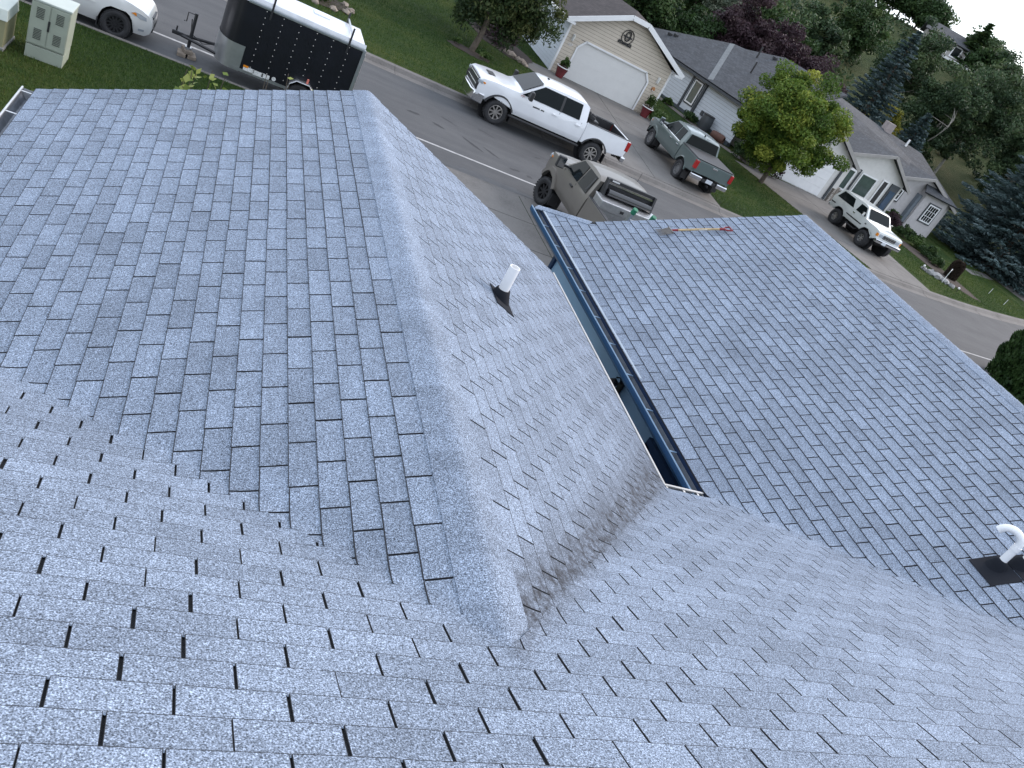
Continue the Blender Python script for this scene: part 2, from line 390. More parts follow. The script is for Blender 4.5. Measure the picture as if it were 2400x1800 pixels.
# drives: poured slabs with open joints, each slab a piece of its drive
def drive(name, label, lines_x, lines_y, zf, mt=M_CONC, gap=.03, th=.12):
    """lines_x(y) list of x-functions; slabs between neighbouring x-lines and y-lines"""
    root = empty(name); tag(root, kind='structure', label=label)
    for i in range(len(lines_x) - 1):
        for j in range(len(lines_y) - 1):
            a, b = lines_y[j] + gap / 2, lines_y[j + 1] - gap / 2
            vs, n = [], 4; ys = np.linspace(a, b, n)
            for y in ys:
                x0 = lines_x[i](y) + gap / 2; x1 = lines_x[i + 1](y) - gap / 2
                for x in (x0, x1):
                    yy = y + float(bend(x)) * (1 if y > 25 else 0)
                    vs.append((x, yy, zf(x, yy)))
            top = [(2 * k, 2 * k + 1, 2 * k + 3, 2 * k + 2) for k in range(n - 1)]
            m = len(vs); vs2 = vs + [(x, y, z - th) for x, y, z in vs]
            rim = [0] + [2 * k + 1 for k in range(n)][0:] + [2 * k for k in range(n - 1, 0, -1)]
            fs = top + [(rim[k], rim[k] + m, rim[(k + 1) % len(rim)] + m, rim[(k + 1) % len(rim)]) for k in range(len(rim))]
            MB().add(vs2, fs).build('slab', mt, root)
    return root
lin = lambda y0, x0, y1, x1: (lambda y: x0 + (x1 - x0) * (y - y0) / (y1 - y0))
zfar = lambda x, y: gz(x, y) + .014
# opposite drive (garage with gable); left edge swings out to the path along the house
def left1(y): return 14.5 + .9 * min(max((y - 29.6) / 4, 0), 1) - 2.2 * min(max((y - 37.2) / 3.5, 0), 1) ** 2
drive('driveway_opposite', 'concrete drive in front of the beige garage', [left1, lin(29.6, 17.6, 41.7, 18.9), lin(29.6, 21.2, 41.7, 22.4)], [29.62, 33.6, 37.8, 41.72], zfar)
drive('driveway_right', 'concrete drive under the white off-road car', [lin(29.6, 31.6, 35, 30.2), lin(29.6, 34.2, 42, 33.8), lin(29.6, 37.0, 38, 37.4)], [29.62, 32.6, 35.4, 38.2, 41.0], zfar)
drive('driveway_far', 'concrete drive beyond the big spruce', [lin(29.6, 57, 44, 56), lin(29.6, 62, 44, 61)], [29.62, 33, 37, 41], zfar)
drive('path_far', 'narrow concrete path behind the right-hand lawn', [lambda y: 51.2, lambda y: 55.9], [35.6, 36.6], zfar)
znear = lambda x, y: LAWN_N + .014 + max(0, (14 - y)) * .02
drive('driveway_near', 'concrete drive below the roof in the foreground', [lambda y: 6.0, lambda y: 8.76, lambda y: 11.6, lambda y: 14.6], [5.6, 8.4, 11.4, 14.4, 17.1, 18.9, 20.75], znear)
# ================================================================= the house we stand on
P_, YE, XL, WL, YLF, XR, WR, YRF, YRH = .4175, 4.9648, 1.6983, 3.06, 9.1523, 9.3944, 4.0792, 10.9637, 11.5806
SF = sqrt(1 + P_ * P_); TB, EX = 1 / 3., .143; SLOT = .005
YTOP = -1.35                                                     # ridge of the main slope, behind the camera
hS = lambda x, y: P_ * (YE - y); hL = lambda x, y: P_ * (WL - abs(x - XL)); hR = lambda x, y: P_ * (WR - abs(x - XR))
def smax(a, b, k=.055):
    h = max(k - abs(a - b), 0) / k; return max(a, b) + h * h * k * .25
def hz(x, y, plane):
    if plane == 'S': return smax(smax(hS(x, y), hL(x, y) if abs(x - XL) < WL + .3 else -9), hR(x, y) if x > XR - WR - .3 else -9)
    if y < YE + .25: return smax(hL(x, y) if plane in ('L1', 'L2') else hR(x, y), hS(x, y))
    return hL(x, y) if plane in ('L1', 'L2') else hR(x, y)
house = thing('shingled_house', 'grey three-tab shingled house roof filling the foreground', 'house')
N_UP = {'S': Vector((0, P_, 1)).normalized(), 'L1': Vector((-P_, 0, 1)).normalized(), 'L2': Vector((P_, 0, 1)).normalized(), 'R1': Vector((-P_, 0, 1)).normalized()}

def tabs_of(plane):
    """yield (corner butt-left, butt-right, top-right, top-left) plan rectangles of every tab"""
    out = []; e = EX / SF
    if plane == 'S':
        sv, su, ds = 1.6445, .0555, -.0129
        for row in range(-28, 22):
            yb = sv - row * e; yt = yb - e
            if yb > YE - .005: continue
            if yt < YTOP: break
            off = su + ds * row + (0 if row % 2 else TB / 2)
            k0 = int((-7 - off) / TB); k1 = int((13.5 - off) / TB)
            for k in range(k0, k1):
                x0 = off + k * TB + SLOT / 2; x1 = off + (k + 1) * TB - SLOT / 2 - random.choice((0, .002, .004, .006))
                out.append((x0, x1, yb, yt, row, k))
    else:
        n = 30 if plane == 'R1' else 22
        for i in range(n):
            if plane == 'L1': xb = XL - WL + i * e - (.02 if i == 0 else 0); xt = XL - WL + (i + 1) * e
            elif plane == 'L2': xb = XL + WL - i * e + (.02 if i == 0 else 0); xt = XL + WL - (i + 1) * e
            else: xb = XR - WR + i * e - (.02 if i == 0 else 0); xt = XR - WR + (i + 1) * e
            if plane == 'L1': y0 = YLF - (.1708 + ((21 - i) % 2) * TB / 2 - (21 - i) * .0022)
            elif plane == 'L2': y0 = YLF - (.06 + (i % 2) * TB / 2 + i * .002)
            else: y0 = YRF - (.12 + (i % 2) * TB / 2 - i * .0015)
            yf = (YRF + max(0, min(YRH - YRF, (YRH - YRF) - (xb - (XR - WR) - .02))) if plane == 'R1' else YLF)
            y0 += TB * 4
            j = 0
            while True:
                a = y0 - j * TB - SLOT / 2; b = a - TB + SLOT; j += 1
                if b > yf - .012: continue
                a = min(a, yf)
                if a < (-2.2 if plane == 'R1' else 1.2): break
                out.append((xb, xt, a, b, i, j))
    return out
def valid(plane, x, y):
    """signed: >0 where this plane is the upper surface"""
    if plane == 'S':
        v = 9
        v = min(v, (YE - y) - (WL - abs(x - XL)))
        v = min(v, (YE - y) - (WR - (XR - x)) if x < XR else 9)
        return v
    if plane in ('L1', 'L2'): return hL(x, y) / P_ - (YE - y)
    return hR(x, y) / P_ - (YE - y)
LIFT_B, LIFT_T = .0105, .003
EDGES = {'S': .0030, 'L1': .0040, 'L2': .0046, 'R1': .0045}
def clip(poly, fn):
    out = []
    for i in range(len(poly)):
        a, b = poly[i], poly[(i + 1) % len(poly)]; fa, fb = fn(*a[:2]), fn(*b[:2])
        if fa >= 0: out.append(a)
        if (fa > 0) != (fb > 0) and fa != fb and (fa >= 0) != (fb >= 0):
            t = fa / (fa - fb); out.append(tuple(p + (q - p) * t for p, q in zip(a, b)))
    return out
field = {'v': [], 'f': [], 't': [], 'd': [], 'm': []}
singles = []
def dirt_at(plane, x, y):
    if plane == 'L2':
        d = hL(x, y) / P_ - (YE - y)                          # metres from the valley
        low = max(0, 1 - (XL + WL - x) / 2.2)
        k = max(0, 1 - d / .62) ** 1.3 * 1.5 + low * .30 * min(1, max(0, (9.2 - y) / 2.5))
        return min(1, k)
    if plane == 'S' and XL < x < XL + WL + .3:
        d = (YE - y) - (WL - abs(x - XL)); return max(0, .7 - d / .22)
    return 0
def emit(plane, quad_cells, tint, mi=0):
    """quad_cells: list of polygons [(x,y,lift)...] of the top skin, in order"""
    N = N_UP[plane]
    for poly in quad_cells:
        o = len(field['v'])
        for x, y, l in poly:
            field['v'].append((x, y, hz(x, y, plane) + l)); field['d'].append(dirt_at(plane, x, y)); field['t'].append(tint)
        field['f'].append(tuple(range(o, o + len(poly)))); field['m'].append(mi)
def tab_cells(plane, t, nu, nv):
    a0, a1, b0, b1 = t[:4]; cells = []
    if plane != 'S': b1 += .003
    def pt(u, v):      # u along the course, v 0 butt .. 1 top
        if plane == 'S': return (a0 + (a1 - a0) * u, b0 + (b1 - b0) * v * 1.06, LIFT_B + (LIFT_T - LIFT_B) * v)
        return (a0 + (a1 - a0) * v * 1.06, b0 + (b1 - b0) * u, LIFT_B + (LIFT_T - LIFT_B) * v)
    EDGE = EDGES[plane]; ev = EDGE / EX; eu = EDGE * .6 / TB
    lv = [ev + (1 - ev) * j / nv for j in range(nv + 1)]; lu = [eu + (1 - 2 * eu) * i / nu for i in range(nu + 1)]
    skirts = []
    for i in range(nu): skirts.append([pt(lu[i], 0), pt(lu[i + 1], 0), pt(lu[i + 1], ev), pt(lu[i], ev)])
    for a_, b_ in ((0, eu), (1 - eu, 1)):
        for j in range(nv): skirts.append([pt(a_, lv[j] if j else 0), pt(b_, lv[j] if j else 0), pt(b_, lv[j + 1]), pt(a_, lv[j + 1])])
    for i in range(nu):
        for j in range(nv):
            cells.append([pt(lu[i], lv[j]), pt(lu[i + 1], lv[j]), pt(lu[i + 1], lv[j + 1]), pt(lu[i], lv[j + 1])])
    for i in range(nu):   # butt edge
        p, q = pt(i / nu, 0), pt((i + 1) / nu, 0); skirts.append([(p[0], p[1], -.003), (q[0], q[1], -.003), q, p])
    for u in (0, 1):
        for j in range(nv):
            p, q = pt(u, j / nv), pt(u, (j + 1) / nv); skirts.append([(p[0], p[1], -.003), p, q, (q[0], q[1], -.003)])
    return cells, skirts
alltabs = []
for plane in ('S', 'L1', 'L2', 'R1'):
    for t in tabs_of(plane):
        cx, cy = (t[0] + t[1]) / 2, (t[2] + t[3]) / 2
        cz = hz(cx, cy, plane); px, py, d = pix((cx, cy, cz))
        if plane == 'S' and cy > YE: continue
        if d < .3 or not (-900 < px < 3300 and -700 < py < 2700): continue
        cs = [valid(plane, x, y) for x in (t[0], t[1]) for y in (t[2], t[3])]
        if max(cs) < 0: continue
        near = min(cs)
        area = 0
        if near > .20 and -20 < px < 2420 and -20 < py < 1820:
            q = np.array([pix((x, y, hz(x, y, plane)))[:2] for x, y in ((t[0], t[2]), (t[1], t[2]), (t[1], t[3]), (t[0], t[3]))])
            area = abs(sum(q[i][0] * q[(i + 1) % 4][1] - q[(i + 1) % 4][0] * q[i][1] for i in range(4))) / 2
        full = (plane == 'S') or abs(t[2] - t[3] - (TB - SLOT)) < .003
        alltabs.append((area if full else 0, plane, t, near))
alltabs.sort(key=lambda q: -q[0])
N_SINGLE = 300
# one shared tab mesh per slope: a thin slab with a worn, rounded butt
def tab_mesh(name, EDGE):
    w, e = TB - SLOT, EX * 1.06; h = w / 2; k = EDGE * .6
    us = [-h, -h + k, h - k, h]; vs_ = [0, EDGE, e * .5, e]; zz = lambda v: LIFT_B + (LIFT_T - LIFT_B) * v / e
    V = [(u, v, zz(v)) for v in vs_ for u in us]; F = []; mi = []
    for j in range(3):
        for i in range(3): F.append((j * 4 + i, j * 4 + i + 1, j * 4 + 5 + i, j * 4 + 4 + i)); mi.append(0 if i == 1 and j > 0 else 1)
    n = len(V); V += [(-h, 0, -.003), (h, 0, -.003), (h, e, -.003), (-h, e, -.003)]
    F += [(n, n + 1, 3, 2, 1, 0), (n + 1, n + 2, 15, 11, 7, 3), (n + 3, n, 0, 4, 8, 12)]; mi += [1, 1, 1]
    me = bpy.data.meshes.new(name); me.from_pydata(V, [], F); me.materials.append(M_SH); me.materials.append(M_EDGE); me.polygons.foreach_set('material_index', mi); me.update(); return me
TABS = {k: tab_mesh('shingle', v) for k, v in EDGES.items()}
roofs = {}
NAMES = {'S': ('main_roof', 'main slope running down from the camera'), 'L1': ('left_wing_roof', 'left slope of the left gable'), 'L2': ('left_wing_roof_valley_side', 'stained slope between ridge and courtyard'), 'R1': ('garage_roof', 'left slope of the right-hand gable')}
def deck(name, poly, label):
    return tag(MB().slab([(x, y, z - .004) for x, y, z in poly], .02).build(name, M_DECK, house), label)
zr, zrr = P_ * WL, P_ * WR
roofs['S'] = deck('main_roof', [(-7, YTOP, hS(0, YTOP)), (-7, YE, 0), (XL - WL, YE, 0), (XL, YE - WL, zr), (XL + WL, YE, 0), (XR - WR, YE, 0), (XR, YE - WR, zrr), (13.5, YE - WR, zrr), (13.5, YTOP, hS(0, YTOP))], 'main slope of pale grey shingles running down from the camera')
roofs['L1'] = deck('wing_roof', [(XL - WL, YLF - .01, 0), (XL, YLF - .01, zr), (XL, YE - WL, zr), (XL - WL, YE, 0)], 'left slope of the near gable, gutter at its left edge')
roofs['L2'] = deck('wing_roof', [(XL, YLF - .01, zr), (XL + WL, YLF - .01, 0), (XL + WL, YE, 0), (XL, YE - WL, zr)], 'dirt-stained slope of the near gable, white pipe on it')
roofs['R1'] = deck('garage_roof', [(XR - WR, YRH, 0), (XR - WR + (YRH - YRF), YRF, P_ * (YRH - YRF)), (XR, YRF, zrr), (XR, YE - WR, zrr), (XR - WR, YE, 0)], 'broad slope of the right-hand gable with the fork on it')
# far sides and ends, never in view from here
def plain(name, poly, t=.03): return MB().slab(poly, t).build(name, M_SHF, house)
plain('garage_roof', [(XR + .002, YRF, zrr), (XR + WR, YRF, 0), (XR + WR, YE - WR, 0), (XR + .002, YE - WR, zrr)])
plain('garage_front_roof', [(XR - WR + .02, YRH, 0), (XR + WR, YRH, 0), (XR + WR - .9, YRF - .28, P_ * .9), (XR - WR + .9, YRF - .28, P_ * .9)])
plain('main_roof', [(-7, YTOP, hS(0, YTOP)), (13.5, YTOP, hS(0, YTOP)), (13.5, YTOP - 5, hS(0, YTOP) - 5 * P_), (-7, YTOP - 5, hS(0, YTOP) - 5 * P_)])

def tab_matrix(plane, t):
    a0, a1, b0, b1 = t[:4]
    if plane == 'S': org = Vector(((a0 + a1) / 2, b0, hS(0, b0))); X = Vector((1, 0, 0)); Y = Vector((0, -1, P_)).normalized()
    elif plane == 'L2': org = Vector((a0, (b0 + b1) / 2, hL(a0, 0))); X = Vector((0, 1, 0)); Y = Vector((-1, 0, P_)).normalized()
    else: org = Vector((a0, (b0 + b1) / 2, (hL if plane == 'L1' else hR)(a0, 0))); X = Vector((0, -1, 0)); Y = Vector((1, 0, P_)).normalized()
    # mesh: x along course, y from butt upslope
    Z = X.cross(Y)
    if Z.z < 0: X = -X; Z = -Z
    j = random.gauss(0, .0012); org = org + X * j
    X = X * random.choice((1, .994, .988, .982) if plane == 'S' else (.992, .988))
    return Matrix(((X.x, Y.x, Z.x, org.x), (X.y, Y.y, Z.y, org.y), (X.z, Y.z, Z.z, org.z), (0, 0, 0, 1)))
ns = 0
for area, plane, t, near in alltabs:
    if area > 0 and ns < N_SINGLE:
        o = bpy.data.objects.new('shingle', TABS[plane]); COL.objects.link(o); o.parent = roofs[plane]; o.matrix_local = tab_matrix(plane, t); ns += 1
        continue
    tint = random.random()
    if near > .30: cells, skirts = tab_cells(plane, t, 1, 1)
    else: cells, skirts = tab_cells(plane, t, 5, 3)
    if near < .03:
        fn = lambda x, y: valid(plane, x, y) + .01
        cells = [c for c in (clip(c, fn) for c in cells) if len(c) > 2]; skirts = [c for c in (clip(c, fn) for c in skirts) if len(c) > 2]
    if plane == 'R1' and t[2] > YRF - .02:      # cut along the hip
        f2 = lambda x, y: (YRH - YRF) - (x - (XR - WR)) - (y - YRF) if y > YRF else .01
        cells = [c for c in (clip(c, f2) for c in cells) if len(c) > 2]; skirts = [c for c in (clip(c, f2) for c in skirts) if len(c) > 2]
    emit(plane, cells, tint); emit(plane, skirts, tint, 1)
me = bpy.data.meshes.new('shingle_field'); me.from_pydata(field['v'], [], field['f'])
a = me.attributes.new('tint', 'FLOAT', 'POINT'); a.data.foreach_set('value', field['t'])
a = me.attributes.new('dirt', 'FLOAT', 'POINT'); a.data.foreach_set('value', field['d'])
me.polygons.foreach_set('material_index', field['m']); me.update()
o = link('shingle_field', me, [M_SHF, M_EDGE], house); tag(o, 'the remaining shingle tabs of all the slopes', kind='stuff')

# ridge and hip caps, each a folded piece of shingle
def cap_piece(p, d, across, half, parent, drop, n=8, ln=EX, seed=0):
    """p butt centre on the ridge, d along the ridge, rounded fold"""
    vs, fs = [], []; p = Vector(p); d = Vector(d).normalized(); a = Vector(across).normalized()
    rows = [(0, .0085), (ln * 1.10, .0035)]
    for s, l in rows:
        for k in range(n + 1):
            u = (k / n * 2 - 1) * half; au = sqrt(u * u + .020 ** 2) - .020 + .4 * (half + .02 - sqrt(half * half + .0004))
            vs.append(p + d * s + a * (u / SF) + Vector((0, 0, l - au * drop)))
    m = n + 1; fs = [(k, k + 1, m + k + 1, m + k) for k in range(n)]
    base = len(vs); vs += [v - Vector((0, 0, .012)) for v in vs[:m]]
    fs += [(k, base + k, base + k + 1, k + 1) for k in range(n)]
    b2 = len(vs); vs += [vs[0] - Vector((0, 0, .012)), vs[m] - Vector((0, 0, .012)), vs[m - 1] - Vector((0, 0, .012)), vs[2 * m - 1] - Vector((0, 0, .012))]
    fs += [(0, m, b2 + 1, b2), (m - 1, b2 + 2, b2 + 3, 2 * m - 1)]
    return MB().add(vs, fs).build('ridge_shingle', M_SH, parent, smooth=50)
drop = P_ / SF
y = YLF
while y > YE - WL - .13:
    cap_piece((XL, y, zr), (0, -1, 0), (1, 0, 0), .175, roofs['L1'], drop); y -= EX
y = YRF
while y > YE - WR - .2 and y > 2.2:
    cap_piece((XR, y, zrr), (0, -1, 0), (1, 0, 0), .155, roofs['R1'], drop); y -= EX
hx0, hy0 = XR - WR - .03, YRH + .03; hd = Vector((1, -1, P_)); hl = (YRH - YRF + .03) * hd.length
s = 0.0
while s < hl - .02:
    q = Vector((hx0, hy0, -.01)) + hd.normalized() * s
    cap_piece(q + Vector((0, 0, .006)), hd, (1, 1, 0), .14, roofs['R1'], drop * .72, ln=min(EX, hl - s)); s += EX

# gutters: open K-shaped channels with hanger straps
M_GUT = mat('gutter_enamel', (.50, .52, .54), .35, .3, var=.15, scale=6); M_GUTBLUE = mat('navy_blue_enamel', (.030, .085, .19), .35, var=.12, coat=.2)
M_GUTIN = mat('gutter_inside', (.20, .22, .25), .5, .4, var=.3, scale=12); M_GUTW = mat('white_gutter_lip', (.62, .60, .57), .4, var=.15)
def gutter(name, a, b, out, label, m_out, m_in, m_lip, z=-.045, wd=.125, dp=.11):
    """a, b ends along the eave; out = outward unit vector"""
    a, b, o = Vector(a), Vector(b), Vector(out); d = (b - a).normalized()
    root = empty(name); root.parent = house; tag(root, label)
    def ch(prof, nm, mt, smooth=None):
        mb = MB(); n = len(prof); vs = [a + o * u + Vector((0, 0, z + w)) for u, w in prof] + [b + o * u + Vector((0, 0, z + w)) for u, w in prof]
        mb.add(vs, [(i, i + 1, n + i + 1, n + i) for i in range(n - 1)])
        g = mb.build(nm, mt, root, fix=False); md = g.modifiers.new('thick', 'SOLIDIFY'); md.thickness = .003; return g
    ch([(.004, -.01), (.004, -dp), (.075, -dp), (wd - .012, -.055), (wd - .012, -.008)], 'gutter_channel', m_in)
    ch([(.0, -dp - .004), (.078, -dp - .004), (wd - .005, -.058), (wd, -.02), (wd, .004)], 'gutter_face', m_out)
    lp = MB(); lp.tube([a + o * (wd - .006) + Vector((0, 0, z + .006)), b + o * (wd - .006) + Vector((0, 0, z + .006))], .011, 6); lp.build('gutter_lip', m_lip, root, smooth=40)
    L = (b - a).length; n = max(2, int(L / .62))
    for i in range(n + 1):
        p = a + d * min(max(.05 + (L - .1) * i / n + random.uniform(-.04, .04), .03), L - .03)
        MB().box(p + o * wd * .5 + Vector((0, 0, z - .002)), (abs(o.x) * wd + abs(d.x) * .022, abs(o.y) * wd + abs(d.y) * .022, .004)).build('gutter_hanger', m_lip, root)
    for e in (a, b):
        MB().add([e + o * u + Vector((0, 0, z + w)) for u, w in [(0, -.005), (0, -dp), (.078, -dp), (wd, -.05), (wd, 0)]], [(0, 1, 2, 3, 4)]).build('gutter_end', m_out, root)
    return root
gutter('gutter', (XL - WL - .02, YLF + .03, 0), (XL - WL - .02, YE - .5, 0), (-1, 0, 0), 'open grey gutter along the left eave', M_GUT, M_GUTIN, M_GUT)
gutter('gutter', (XL + WL - .065, YLF - .02, 0), (XL + WL - .065, YE + .05, 0), (1, 0, 0), 'pale lipped gutter along the courtyard eave of the near gable', M_GUTW, M_GUTIN, M_GUTW, z=-.018)
gutter('gutter', (XL + WL + .03, YE - .045, 0), (XR - WR - .02, YE - .045, 0), (0, 1, 0), 'short pale gutter across the head of the courtyard', M_GUTW, M_GUTIN, M_GUTW, z=-.022)
gutter('gutter', (XR - WR - .02, YRH + .02, 0), (XR - WR - .02, YE + .04, 0), (-1, 0, 0), 'navy faced gutter along the eave of the right-hand gable', M_GUTBLUE, M_GUTIN, mat('blue_lip', (.16, .25, .36), .3, .2))
# metal drip edge lying over the first course
MB().box(((XR - WR + .005), (YRH + YE + 1.9) / 2, .011), (.022, YRH - YE - 2.0, .004), ry=-math.atan(P_)).build('drip_edge', mat('drip_edge_metal', (.36, .41, .46), .4, .4), house)
# walls
M_BLUEW = mat('slate_blue_siding', (.23, .36, .50), .5, var=.06, scale=2); M_NAVY = mat('navy_trim', (.012, .032, .085), .5, var=.1)
WX = XR - WR + .41
wall = empty('courtyard_wall'); wall.parent = house; tag(wall, 'slate blue siding wall under the right-hand gable')
zb = -.30; i = 0
while zb > LAWN_N - .1:
    MB().add([(WX, YE - .4, zb), (WX, 11.0, zb), (WX - .016, YE - .4, zb - .205), (WX - .016, 11.0, zb - .205), (WX + .03, YE - .4, zb), (WX + .03, 11.0, zb), (WX + .03, YE - .4, zb - .205), (WX + .03, 11.0, zb - .205)],
             [(0, 1, 3, 2), (4, 6, 7, 5), (0, 4, 5, 1), (2, 3, 7, 6), (0, 2, 6, 4), (1, 5, 7, 3)]).build('siding_board', M_BLUEW, wall); zb -= .205
MB().box((WX - .02, 11.0, -1.6), (.06, .09, 2.7)).build('corner_board', M_NAVY, wall)
MB().box((WX - .012, (YE + 11) / 2 - .2, -.235), (.06, 11.0 - YE + .4, .15)).build('frieze_board', M_NAVY, wall)
MB().box(((XR - WR + WX) / 2 + .02, (YE + YRH) / 2, -.17), (.44, YRH - YE, .02)).build('soffit', M_NAVY, house)
MB().box((XR - WR + .004, (YE + YRH) / 2, -.09), (.02, YRH - YE, .17)).build('fascia', M_NAVY, house)
win = empty('window'); win.parent = house; tag(win, 'navy framed window in the courtyard wall')
for c, d in (((WX - .045, 6.52, -1.35), (.07, .11, 1.5)), ((WX - .045, 5.28, -1.35), (.07, .11, 1.5)), ((WX - .045, 5.9, -.58), (.07, 1.35, .12))): MB().box(c, d).build('frame', M_NAVY, win)
MB().box((WX - .03, 5.9, -1.35), (.03, 1.15, 1.42)).build('pane', M_GLASS, win)
lan = empty('wall_lantern', (WX - .02, 7.66, -.62)); lan.parent = house; tag(lan, 'black wall lantern in the courtyard')
MB().box((-.015, 0, 0), (.03, .1, .2)).build('back_plate', M_BLACK, lan); MB().tube([(-.02, 0, .06), (-.08, 0, .16), (-.14, 0, .15)], .012).build('arm', M_BLACK, lan)
MB().lathe([(.0, .14), (.075, .08), (.06, .06), (.055, -.1), (.065, -.12), (0, -.15)], (-.14, 0, 0), n=6).build('lamp_shade', M_BLACK, lan)
# remaining walls, mostly hidden by the roofs
for a, b in (((XL - WL + .45, 1, LAWN_N - .1), (XL + WL - .45, YLF - .35, -.2)), ((XL + WL - .6, 1, LAWN_N - .1), (XR - WR + .6, YE - .5, -.2))): MB().box2(a, b).build('wall', M_BLUEW, house)
MB().box2((WX + .04, -2, LAWN_N - .1), (XR + WR - .4, 11.0, -.2)).build('wall', M_BLUEW, house)
MB().prism([(XL - WL + .45, -.2), (XL + WL - .45, -.2), (XL + .02, zr - .3), (XL - .02, zr - .3)], 'Y', YLF - .6, YLF - .36).build('gable_wall', M_BLUEW, house)
MB().prism([(XR - WR + .6, 0), (XR + WR - .6, 0), (XR, zrr - .12)], 'Y', YRF - .6, YRF - .3).build('gable_wall', M_BLUEW, house)
MB().box2((-6.5, -6, LAWN_N - .1), (13, 1, 0)).build('wall', M_BLUEW, house)

# vent pipes with rubber boots
M_PVC = mat('white_pvc', (.80, .80, .80), .3, var=.04, scale=8, coat=.1); M_BOOT = mat('black_rubber_boot', (.010, .012, .017), .8, var=.2, spec=.15)
def flashing(name, c, plane, w, l, parent, notch=False):
    c = Vector(c); N = N_UP[plane]; X = Vector((0, 1, 0)); Y = X.cross(N) * -1
    if Y.z < 0: Y = -Y
    vs = []
    for u, v in ((-w / 2, -l / 2), (w / 2, -l / 2), (w / 2, l / 2), (-w / 2, l / 2)): vs.append(c + X * u + Y * v + N * .013)
    return MB().slab(vs, .004).build(name, M_BOOT, parent)
pb = Vector((2.89, 6.17, hL(2.89, 0)))
vp = empty('vent_pipe', pb); vp.parent = house; tag(vp, 'straight white vent pipe with black boot on the stained slope')
MB().lathe([(.050, -.03), (.050, .335), (.042, .335), (.042, .05)], n=20).build('pipe', M_PVC, vp, smooth=40)
bt = MB(); bt.lathe([(.054, .10), (.066, .095), (.082, .05), (.125, -.055)], n=20); bt.build('boot', M_BOOT, vp, smooth=50)
N2 = N_UP['L2']; Xd = Vector((0, 1, 0)); Yd = Vector((-1, 0, P_)).normalized()
MB().slab([Xd * u + Yd * v + N2 * .014 for u, v in ((-.21, -.13), (.14, -.13), (.14, .10), (-.21, .10))], .004).build('flashing', M_BOOT, vp)
for k, (x, y) in enumerate(((7.46, 3.73), (7.67, 3.70))):
    b = Vector((x, y, hR(x, 0))); v = empty('vent_pipe', b); v.parent = house
    tag(v, 'white gooseneck vent pipe on the right-hand gable, ' + ('the one left of its twin' if k == 0 else 'the one cut by the frame edge'))
    R_ = .105; pts = [(0, 0, -.03), (0, 0, .24)]
    dirx = Vector((-.62, .78, 0)).normalized() if k == 0 else Vector((.9, .4, 0)).normalized()
    for a_ in np.linspace(0, pi * .93, 12): pts.append(tuple(dirx * (R_ - R_ * cos(a_)) + Vector((0, 0, .27 + R_ * sin(a_)))))
    MB().tube(pts, .036, 14).build('pipe', M_PVC, v, smooth=50)
    MB().cyl((0, 0, .225), (0, 0, .275), .041, n=14).build('coupling', M_PVC, v, smooth=40)
    MB().lathe([(.038, .09), (.06, .075), (.075, .03), (.11, -.045)], n=18).build('boot', M_BOOT, v, smooth=50)
    Yr = Vector((1, 0, P_)).normalized()
    MB().slab([Xd * u + Yr * w_ + N_UP['R1'] * (.0145 + .004 * k) for u, w_ in ((-.2, -.22 if k == 0 else -.1), (-.2, .12), (.11, .12), (.11, -.22 if k == 0 else -.1))], .004).build('flashing', M_BOOT, v)
# ================================================================= vehicles (local: +x nose, +y left, z up from the ground)
def paint(name, col, flake=.0, rough=.32): return mat(name, col, rough, flake, var=.05, scale=2, coat=.8)
def arch(cx, r, zb, zc, n=14):
    """points of a wheel opening from its front foot to its rear foot (x falling)"""
    a0 = math.asin(max(-1, min(1, (zb - zc) / r)))
    return [(cx + r * cos(a), zc + r * sin(a)) for a in np.linspace(a0, pi - a0, n)]
def body(name, outline, wmap, mt, parent, xs=(), zs=(), ys=(-.85, -.45, 0, .45, .85), crown=.0, arches=(), bevel=.025, zlow=None, smooth=32):
    bm = bmesh.new(); n = len(outline)
    lo = [bm.verts.new((x, -1, z)) for x, z in outline]; hi = [bm.verts.new((x, 1, z)) for x, z in outline]
    bm.faces.new(lo); bm.faces.new(hi[::-1])
    for i in range(n): bm.faces.new((lo[i], lo[(i + 1) % n], hi[(i + 1) % n], hi[i]))
    bmesh.ops.triangulate(bm, faces=[f for f in bm.faces if len(f.verts) > 4])
    def cut(co, no):
        bmesh.ops.bisect_plane(bm, geom=bm.verts[:] + bm.edges[:] + bm.faces[:], plane_co=co, plane_no=no, dist=1e-5)
    for x in xs: cut((x, 0, 0), (1, 0, 0))
    for z in zs: cut((0, 0, z), (0, 0, 1))
    for y in ys: cut((0, y, 0), (0, 1, 0))
    bmesh.ops.dissolve_degenerate(bm, dist=1e-4, edges=bm.edges)
    bmesh.ops.recalc_face_normals(bm, faces=bm.faces)
    zmin = min(z for _, z in outline) if zlow is None else zlow
    for f in bm.faces:
        c = f.calc_center_median(); f.material_index = 0
        if abs(f.normal.y) < .5:
            if any(math.hypot(c.x - ax, c.z - az) < r + .02 and f.normal.z < .9 for ax, az, r in arches) or (f.normal.z < -.6): f.material_index = 1
    for v in bm.verts:
        x, y, z = v.co; w = wmap(x, z); v.co.y = y * w
        v.co.z = z - crown * y * y * (1 if z > 1.0 else 0)
    me = bpy.data.meshes.new(name); bm.to_mesh(me); bm.free()
    return link(name, me, [mt, M_UNDER], parent, smooth=smooth, bevel=bevel)
